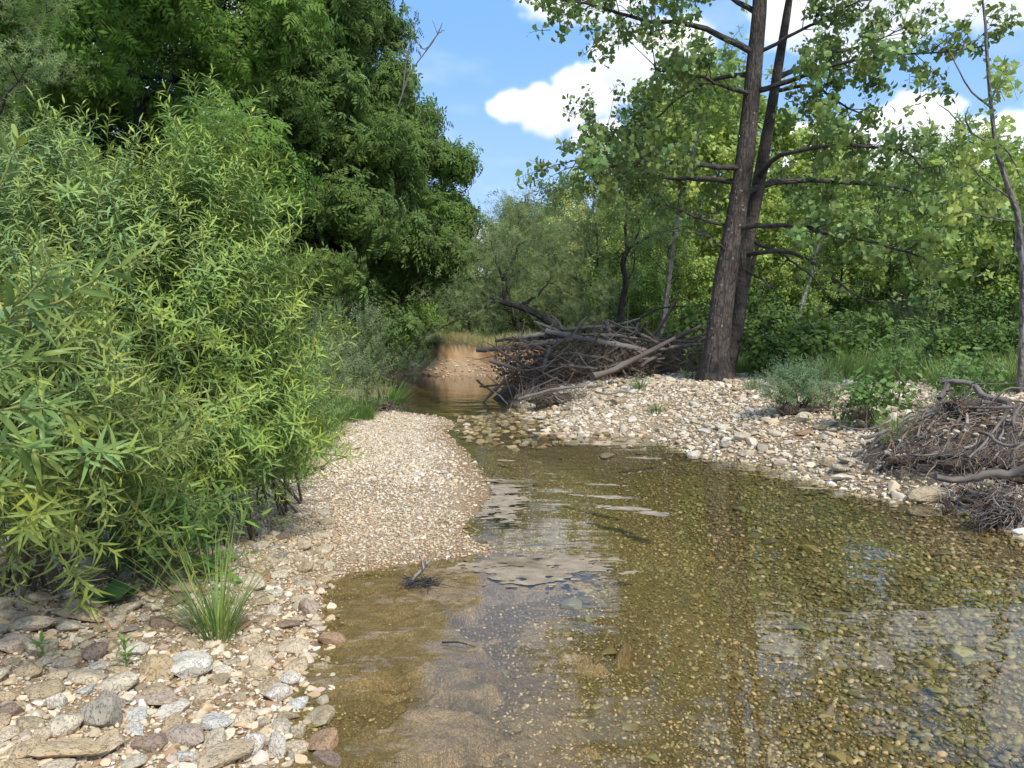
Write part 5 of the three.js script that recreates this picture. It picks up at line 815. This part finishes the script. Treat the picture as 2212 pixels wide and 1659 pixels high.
  // sticks one can still pick apart, then the tangle
  for (let k = 0; k < 46; k++) { // lesser logs stacked through the jam
    const x = 1110 + r() * 380, y = mixn(722 + 20 * sm(1350, 1500, x), 800 - 25 * sm(1200, 1450, x), r()), p = at(x, y, 14.95 + 1.2 * (1 - sm(720, 800, y)) + r.r(-0.1, 0.3)), d = V(r.s(1), r.s(0.35), r.s(0.3)).normalize(), w = wiggly(r, p, d, r.r(0.5, 1.5), 4, 0.07), q0 = r.r(0.016, 0.042);
    const o = new THREE.Mesh(new MB().tube(w.map((v) => v.clone().sub(p)), taper(5, q0, q0 * r.r(0.5, 0.9)), 8, mix3(darkWood, greyWood, r()), { bump: 0.14 }).geo(), M.wood); o.name = numbered('small_log'); o.position.copy(p); scene.add(o); tag(o, 'lesser grey brown log wedged among the others in the jam', 'log', 'lesser logs of the log jam');
  }
  for (let k = 0; k < 110; k++) {
    const x = 1075 + r() * 450, top = mixn(712, 735, sm(1350, 1530, x)) + 40 * (1 - sm(1070, 1150, x)), y = mixn(top, 820 - 45 * sm(1150, 1450, x), r()), p = at(x, y, 15.0 + 1.3 * (1 - sm(720, 800, y)) + r.r(-0.2, 0.3)), d = V(r.s(1), r.s(0.55), r.s(0.35)).normalize(), len = r.r(0.35, 1.1), w = wiggly(r, p, d, len, 6, 0.09), pale = r();
    const o = new THREE.Mesh(new MB().tube(w.map((v) => v.clone().sub(p)), taper(7, r.r(0.007, 0.02), 0.005), 6, mix3(darkWood, pale < 0.25 ? [0.3, 0.27, 0.23] : greyWood, r())).geo(), M.wood); o.name = numbered('stick'); o.position.copy(p); scene.add(o); tag(o, 'loose grey brown stick caught in the front of the log jam', 'stick', 'sticks caught in the log jam');
  }
  const tangle = new MB();
  for (let k = 0; k < 1200; k++) { const x = 1078 + 14 * r.n() + Math.pow(r(), 0.9) * 455, top = mixn(722, 745, sm(1350, 1530, x)) + 55 * (1 - sm(1064, 1150, x)), y = mixn(top, 850 - 70 * sm(1120, 1420, x), Math.pow(r(), 0.8)), p = at(x, y, 15.2 + 1.3 * (1 - sm(720, 800, y)) + r.r(-0.2, 0.7)); tangle.tube(wiggly(r, p, V(r.s(1), r.s(0.7), r.s(0.5)).normalize(), r.r(0.12, 0.6), 3, 0.25), taper(4, r.r(0.003, 0.009), 0.002), 4, tint(r() < 0.12 ? greyWood : [0.14, 0.108, 0.085], r, 0.35), { cap: false }); }
  const tg = meshThing('twig_tangle', tangle.geo(), M.twig, 'tangle of fine dark twigs filling the log jam', 'debris'); tg.userData.kind = 'stuff';
  const lit = []; for (let k = 0; k < 2600; k++) { const x = 1085 + 20 * r.n() + Math.pow(r(), 1.5) * 330, y = 785 + r.n() * 35, p = at(x, y, 15.3 + r.r(-0.15, 0.7)); if (p.y < groundAt(p.x, p.z)) continue; lit.push({ p, d: rvec(r), roll: r() * 6, s: r.r(0.2, 0.5), c: tint([0.15, 0.105, 0.075], r, 0.4) }); }
  const ll = scatter('leaf_litter', new MB().lobed(V(0, 0, 0), V(1, 0, 0), UPV, 0.16, OUT.oval).geo(), M.leafFar, lit, scene); tag(ll, 'brown dead leaves caught in the left of the log jam', 'debris');
}
// root clumps: matted roots over a clod
function rootMat(label, c, rx, ry, rz, n, seed, flow, name = 'root_clump') {
  const r = RNG(seed), g = thing(name, label, 'driftwood', c.clone()), b = new MB();
  for (let k = 0; k < n; k++) { const u = rvec(r); if (u.y < -0.3) u.y *= -0.5; const p = V(u.x * rx, u.y * ry, u.z * rz).multiplyScalar(r.r(0.75, 1.0)), d = V(...flow).addScaledVector(rvec(r), 1.3).normalize(); d.addScaledVector(u, -d.dot(u) * 0.7).normalize(); b.tube(wiggly(r, p, d, r.r(0.12, 0.7) * Math.max(rx, 0.4), 9, 0.38), taper(10, 0.0025 + 0.016 * r() * r() * r(), 0.0012), 4, tint(r() < 0.1 ? [0.24, 0.2, 0.17] : r() < 0.35 ? greyWood : [0.13, 0.098, 0.076], r, 0.3), { cap: false }); }
  part('roots', b.geo(), M.twig, g, 'stuff');
  const s = stoneGeo(seed, 10, 1, 1, 1.0); { const P = s.attributes.position; for (let k = 0; k < P.count; k++) { const x = P.getX(k), y = P.getY(k), z = P.getZ(k), f = 0.82 + 0.42 * fbm(x * 2.2 + seed, y * 2.2, z * 2.2, 4); P.setXYZ(k, x * f, y * f, z * f); } s.computeVertexNormals(); } const m = part('clod', s, std({ map: gritT, bumpMap: gritT, bumpScale: 0.04, color: new THREE.Color().setRGB(0.16, 0.12, 0.085) }), g); m.scale.set(rx * 0.86, ry * 0.86, rz * 0.86); return g;
}
{
  const r = RNG(650), c1 = at(1190, 866, 13.6); rootMat('low clump of matted dark roots at the tip of the right bar', V(c1.x, groundAt(c1.x, c1.z) + 0.08, c1.z), 0.75, 0.2, 0.3, 420, 651, [1, 0.05, 0]);
  log('grey curved root lying over the low root clump', [[1120, 862, 13.3], [1170, 848, 13.3], [1215, 838, 13.4], [1262, 836, 13.5]].map((p) => at(...p)), 0.03, 0.022, greyWood, undefined, { name: 'root', category: 'driftwood', stubs: 1 });
  log('pale bent branch on the gravel right of the low root clump', [[1285, 846, 13.2], [1310, 852, 13.1], [1345, 845, 13.2], [1370, 852, 13.1]].map((p) => at(...p)), 0.02, 0.014, [0.3, 0.27, 0.23], undefined, { name: 'branch', category: 'branch', stubs: 1 });
  const q = (x, y, d) => at(1814 + x * 0.2344, 778 + y * 0.2344, d);
  mound('root_bank', 'dark eroded soil bank under the roots at the right edge', 'soil bank', 4.55, -7.45, 1.15, 0.85, 0.34, 9, [0.2, 0.15, 0.1]);
  rootMat('big mass of dark matted roots at the right edge', V(4.2, 0.26, -7.15), 0.72, 0.26, 0.5, 420, 652, [1, 0.1, 0.1]); rootMat('brown mossy clod topping the root mass', at(2080, 886, 7.5), 0.3, 0.12, 0.24, 160, 653, [1, 0, 0]);
  rootMat('tangle of roots hanging into the water at the right edge', V(3.95, 0.06, -6.3), 0.4, 0.2, 0.28, 380, 654, [0.4, -0.6, 0.2]); rootMat('fringed root ball dipping into the water at far right', V(3.72, 0.07, -5.75), 0.16, 0.22, 0.16, 320, 655, [0, -1, 0]);
  rootMat('matted roots behind the thick bare root at far right', V(4.5, 0.22, -6.7), 0.5, 0.26, 0.4, 320, 656, [0.8, 0.1, 0.3]);
  { // roots, twigs, pebbles and litter lying over the whole bank
    const top = (x, z) => { const q = Math.min(1, Math.hypot((x - 4.55) / 1.15, (z + 7.45) / 0.85)); return groundAt(x, z) - 0.05 + 0.36 * (1 - Math.pow(q, 2.4)); }, b = new MB(), peb = [], litter = [];
    for (let k = 0; k < 420; k++) { const a = r() * 6.28, q = Math.sqrt(r()) * 1.12, w = wiggly(r, V(4.5 + Math.cos(a) * 1.15 * q, 0, -7.3 + Math.sin(a) * 0.95 * q), V(1, 0, r.s(1.1)).normalize(), r.r(0.15, 0.9), 9, 0.3), lift = r.r(0, 0.07); w.forEach((p, m) => { p.y = Math.max(0.0, top(p.x, p.z)) + 0.015 + lift * Math.sin(m / 9 * 3.1) + r.s(0.012); }); b.tube(w, taper(10, 0.003 + 0.02 * Math.pow(r(), 3), 0.0015), 4, tint(r() < 0.12 ? [0.3, 0.26, 0.22] : r() < 0.45 ? greyWood : darkWood, r, 0.3), { cap: false }); }
    const o = meshThing('root_tangle', b.geo(), M.twig, 'fine roots and twigs matted over the soil bank at right', 'driftwood'); o.userData.kind = 'stuff';
    for (let k = 0; k < 700; k++) { const a = r() * 6.28, q = Math.sqrt(r()) * 1.05, x = 4.5 + Math.cos(a) * 1.15 * q, z = -7.35 + Math.sin(a) * 0.9 * q, s = 0.008 + 0.03 * Math.pow(r(), 3); peb.push({ p: V(x, top(x, z) + 0.005, z), roll: r() * 6, s, c: vary(TONE[r.pick(DRY)], r, 0.2) }); litter.push({ p: V(x + r.s(0.1), top(x, z) + 0.03 + r() * 0.04, z + r.s(0.1)), d: rvec(r), roll: r() * 6, s: r.r(0.15, 0.4), c: tint([0.2, 0.15, 0.09], r, 0.4) }); }
    scatter('bank_pebbles', COBBLES[1], M.pebble, peb, o); scatter('bank_litter', new MB().lobed(V(0, 0, 0), V(1, 0, 0), UPV, 0.16, OUT.oval).geo(), M.leafFar, litter, o);
  }
  const R = 'bare roots of the root mass', roots = [
    ['thick smooth bare root reaching left above the water', [[880, 1075, 6.1], [1100, 1105, 6.1], [1250, 1085, 6.05], [1400, 1045, 6], [1560, 1060, 6], [1760, 990, 5.9]], 0.024, 0.04], ['grey log lying over the top of the root mass', [[935, 205, 8], [1050, 195, 7.9], [1230, 225, 7.8], [1320, 330, 7.6], [1560, 385, 7.3]], 0.026, 0.03],
    ['dark broken root standing under the grey log', [[990, 230, 7.9], [960, 290, 7.8], [915, 350, 7.7]], 0.03, 0.022], ['grey root arching up at the far right', [[1620, 660, 6.7], [1600, 540, 6.8], [1660, 450, 6.9], [1760, 420, 7]], 0.014, 0.02],
    ['thin pale root crossing the middle of the mass', [[1280, 660, 6.7], [1380, 690, 6.6], [1430, 740, 6.5], [1560, 790, 6.4], [1720, 760, 6.3]], 0.012, 0.014], ['dark root slanting down through the mass', [[1520, 520, 6.9], [1420, 650, 6.7], [1330, 770, 6.5], [1190, 900, 6.3]], 0.012, 0.01],
    ['long straight root along the top of the mass', [[1080, 470, 7.4], [1180, 440, 7.4], [1400, 440, 7.3], [1600, 435, 7.2]], 0.014, 0.012], ['root snaking left over the gravel', [[460, 520, 7.7], [380, 600, 7.6], [190, 640, 7.5], [0, 605, 7.6]], 0.012, 0.006], ['mossy dark branch on the gravel left of the mass', [[440, 640, 7.4], [330, 690, 7.3], [220, 725, 7.3]], 0.02, 0.02],
    ['thin dead stalk leaning left above the root mass', [[760, 440, 7.8], [640, 270, 8], [480, 40, 8.2]], 0.006, 0.003], ['wispy long twig lying across the top right', [[900, 130, 8.2], [1200, 210, 8], [1500, 220, 7.8], [1760, 190, 7.6]], 0.006, 0.004], ['curved branch rising at the right edge', [[1370, 430, 7.4], [1450, 330, 7.4], [1560, 260, 7.4], [1760, 265, 7.4]], 0.011, 0.007], ['pale root looping low at the right edge', [[1580, 960, 6.2], [1600, 850, 6.2], [1660, 790, 6.2], [1760, 760, 6.2]], 0.012, 0.012], ['grey root lying low below the mass', [[640, 870, 6.9], [780, 880, 6.8], [900, 860, 6.8]], 0.01, 0.008]];
  for (const [label, l, r0, r1] of roots) log(label, l.map((p) => q(...p)), r0, r1, mix3(greyWood, darkWood, r() * 0.5), R, { name: 'root', category: 'driftwood', stubs: 2 });
  const cl = at(1860, 860, 9.2); rootMat('dark clod with dead stalks right of the small willow', V(cl.x, groundAt(cl.x, cl.z) + 0.04, cl.z), 0.2, 0.12, 0.16, 110, 657, [0.3, 0.8, 0]); const cl2 = at(1725, 890, 9.8); rootMat('brown rooty clod under the small willow', V(cl2.x, groundAt(cl2.x, cl2.z) + 0.03, cl2.z), 0.3, 0.11, 0.2, 130, 658, [0.8, 0.2, 0]); const cl3 = gp(805, 884, 0.05); rootMat('dark muddy root clod under the grass at the gravel end', V(cl3.x, 0.06, cl3.z), 0.6, 0.17, 0.3, 240, 659, [0.7, -0.3, 0]);
  // stranded bleached stick
  const s0 = gp(890, 1262, 0.0), g = thing('driftwood_stick', 'bleached forked stick stranded at the shallow edge', 'driftwood', s0.clone()), L = (x, y, d = 0) => at(x, y, -s0.z + d).sub(s0);
  for (const [l, a, b] of [[[[882, 1268], [895, 1248], [910, 1232], [922, 1218]], 0.012, 0.009], [[[922, 1218], [932, 1208], [940, 1196]], 0.008, 0.003], [[[914, 1228], [912, 1212], [905, 1198]], 0.008, 0.003], [[[922, 1218], [918, 1204]], 0.005, 0.003]]) part('fork', new MB().tube(curve(l.map(([x, y], k) => L(x, y, k * 0.01)), 8, 0.002, r), taper(9, a, b), 7, [0.5, 0.46, 0.4], { bump: 0.15 }).geo(), M.wood, g);
  const tw = new MB(); for (let k = 0; k < 60; k++) tw.tube(wiggly(r, V(r.s(0.09) + 0.05, 0.005 + r() * 0.03, r.s(0.06) + 0.03), V(r.s(1), r.s(0.3), r.s(0.6)).normalize(), r.r(0.05, 0.14), 4, 0.3), taper(5, 0.0035, 0.0012), 4, [0.045, 0.042, 0.045], { cap: false }); part('twigs', tw.geo(), M.twig, g, 'stuff');
  const bits = [[1000, 1142, 'short dark twig at the tip of the sand spit', 0.1], [955, 1388, 'dark twig lying in the shallow water', 0.16], [665, 985, 'thin twig on the pale gravel by the willow', 0.2], [1150, 1050, 'small dark twig floating on the scum', 0.06]];
  for (const [x, y, label, len] of bits) { const p = gp(x, y, 0.012); log(label, [p, p.clone().add(V(len * 0.5, 0.01, 0.02)), p.clone().add(V(len, 0, 0.05))], 0.005, 0.002, [0.06, 0.05, 0.045], undefined, { name: 'twig', category: 'twig', stubs: 0 }); }
}
console.log('wood done');

// ---------------------------------------------------------------- algae mats: crusted tan sheets that just break the surface of the shallows
// f(x, z) = [how far inside the sheet, height]: the sheet is cut along f = 0
function algae(name, label, x0, x1, z0, z1, step, f, c, kind, grain = gritT) {
  const nx = Math.ceil((x1 - x0) / step), nz = Math.ceil((z1 - z0) / step), b = new MB(), F = [], Y = [], X = [];
  for (let j = 0; j <= nz; j++) for (let i = 0; i <= nx; i++) { const x = x0 + i * step, z = z0 + j * step, [q, y] = f(x, z); F.push(q); Y.push(y); X.push([x, y, z]); }
  const vert = ([x, y, z]) => { const n = fbm(x * 14, z * 22, 3, 4), k = 1 + 0.4 * n, g = sm(0.1, 0.5, fbm(x * 3, z * 5, 8, 3)), cc = mix3([c[0] * k, c[1] * k, c[2] * k], [0.17, 0.14, 0.05], g * 0.55); return b.vert(x, y, z, 0, 1, 0, cc, x, z); };
  const w = nx + 1, known = new Map(), own = (o) => { if (!known.has(o)) known.set(o, vert(X[o])); return known.get(o); };
  const cut = new Map(), edge = (a, e) => { const key = Math.min(a, e) * 1e6 + Math.max(a, e); if (!cut.has(key)) { const t = F[a] / (F[a] - F[e]); cut.set(key, vert(X[a].map((v, k) => mixn(v, X[e][k], t)))); } return cut.get(key); };
  const tri = (...t) => { const poly = []; for (let k = 0; k < 3; k++) { const a = t[k], e = t[(k + 1) % 3]; if (F[a] > 0) poly.push(own(a)); if ((F[a] > 0) !== (F[e] > 0)) poly.push(edge(a, e)); } for (let k = 2; k < poly.length; k++) b.tri(poly[0], poly[k - 1], poly[k]); };
  for (let j = 0; j < nz; j++) for (let i = 0; i < nx; i++) { const a = j * w + i; tri(a, a + w, a + 1); tri(a + 1, a + w, a + w + 1); }
  const g = b.geo(); g.computeVertexNormals(); const m = meshThing(name, g, std({ map: rep(grain, 2.2), bumpMap: rep(grain, 2.2), bumpScale: 0.02, side: THREE.DoubleSide, roughness: 0.9 }), label, 'algae'); if (kind) m.userData.kind = kind; return m;
}
{
  // ledges of crusted algae and silt that rise from the bed to just under or over the surface
  const near = (x, z) => { const [ins, d, ds] = shore(x, z), bed = groundAt(x, z); if (!ins) return [-1, 0]; const w = (1 - sm(0.5, 1.1, ds[0] + 0.3 * fbm(x * 1.5, z * 2, 4, 3))) * sm(-5.3, -4.9, z), n = fbm(x * 3 - z * 1.4, z * 6.4 + x * 2, 2, 5), m = fbm(x * 13, z * 22, 6, 4), q = sm(-0.1, 0.55, w * 1.0 - 0.45 + 1.1 * n + 0.25 * m), y = mixn(bed - 0.02, -0.003 + 0.011 * fbm(x * 3, z * 6, 9, 3) + 0.008 * m + 0.006 * fbm(x * 34, z * 52, 3, 3), q); return [y - bed + 0.015, y]; };
  algae('algae_mat', 'crusted tan algae mat in the shallows beside the near stones', -1.3, 0.6, -5.3, -2.2, 0.011, near, [0.42, 0.33, 0.21], 'stuff', pebbleT);
  const film = (x, z) => { const [ins, d, ds] = shore(x, z); if (!ins) return [-1, 0]; const c = gp(1150, 1225), e = 1 - ((x - c.x) / 0.62) ** 2 - ((z - c.z) / 0.36) ** 2, c2 = gp(1075, 1070), e2 = 1 - ((x - c2.x) / 0.34) ** 2 - ((z - c2.z) / 0.95) ** 2, n = fbm(x * 4, z * 8, 5, 4), m = fbm(x * 18, z * 30, 9, 3); return [Math.max(e, e2) - 0.5 + n * 1.3 + 1.25 * m, 0.003 + 0.002 * m]; };
  algae('algae_film', 'broken beige scum floating off the point of the gravel', -0.6, 1.4, -7.6, -4.3, 0.012, film, [0.54, 0.44, 0.31], 'stuff');
  const patches = [[1300, 1047, 0.20, 0.05], [1330, 1075, 0.24, 0.06], [1345, 1098, 0.26, 0.07], [1415, 1110, 0.13, 0.07], [1245, 1070, 0.06, 0.03], [1755, 1055, 0.16, 0.04], [1010, 945, 0.14, 0.09], [1395, 990, 0.22, 0.06], [1090, 995, 0.1, 0.05]];
  const LB = ['upper streak of floating tan scum in midstream', 'second streak of floating tan scum in midstream', 'longest streak of floating tan scum in midstream', 'rounded scum patch at the right end of the midstream streaks', 'tiny scum patch left of the midstream streaks', 'thin pale scum streak off the right shore', 'small foam patch below the riffle', 'pale streak of scum off the right bar tip', 'small pale scum patch off the gravel bend'];
  patches.forEach(([dx, dy, a, bz], k) => { const c = gp(dx, dy); algae('scum_patch', LB[k], c.x - a * 1.6, c.x + a * 1.6, c.z - bz * 2.2, c.z + bz * 2.2, 0.012, (x, z) => [0.85 - ((x - c.x) / a) ** 2 - ((z - c.z - 0.25 * (x - c.x)) / bz) ** 2 + fbm(x * 9, z * 18, k, 4) * 1.3 + 0.8 * fbm(x * 30, z * 60, k, 2), 0.003 + 0.002 * fbm(x * 20, z * 30, 2, 2)], [0.54, 0.46, 0.35]); });
}

{ // bits of twig and leaf stranded on the pale gravel
  const r = RNG(720), b = new MB();
  for (let k = 0; k < 130; k++) { const z = -r.r(4.9, 13), x = r.r(-2.2, 0.4), [ins, d] = shore(x, z); if (ins || d < 0.08) continue; const w = wiggly(r, onGround(x, z, 0.012), V(r.s(1), 0, r.s(1)).normalize(), r.r(0.03, 0.16), 4, 0.25); w.forEach((p) => { p.y = groundAt(p.x, p.z) + 0.012; }); b.tube(w, taper(5, r.r(0.0015, 0.004), 0.001), 4, tint(r() < 0.5 ? [0.1, 0.08, 0.065] : [0.24, 0.19, 0.14], r, 0.3), { cap: false }); }
  const o = meshThing('stranded_litter', b.geo(), M.twig, 'small twigs stranded on the pale left gravel', 'debris'); o.userData.kind = 'stuff';
}
scene.traverse((o) => { if (o.isMesh) { o.castShadow = true; o.receiveShadow = true; } });
renderer.render(scene, camera);
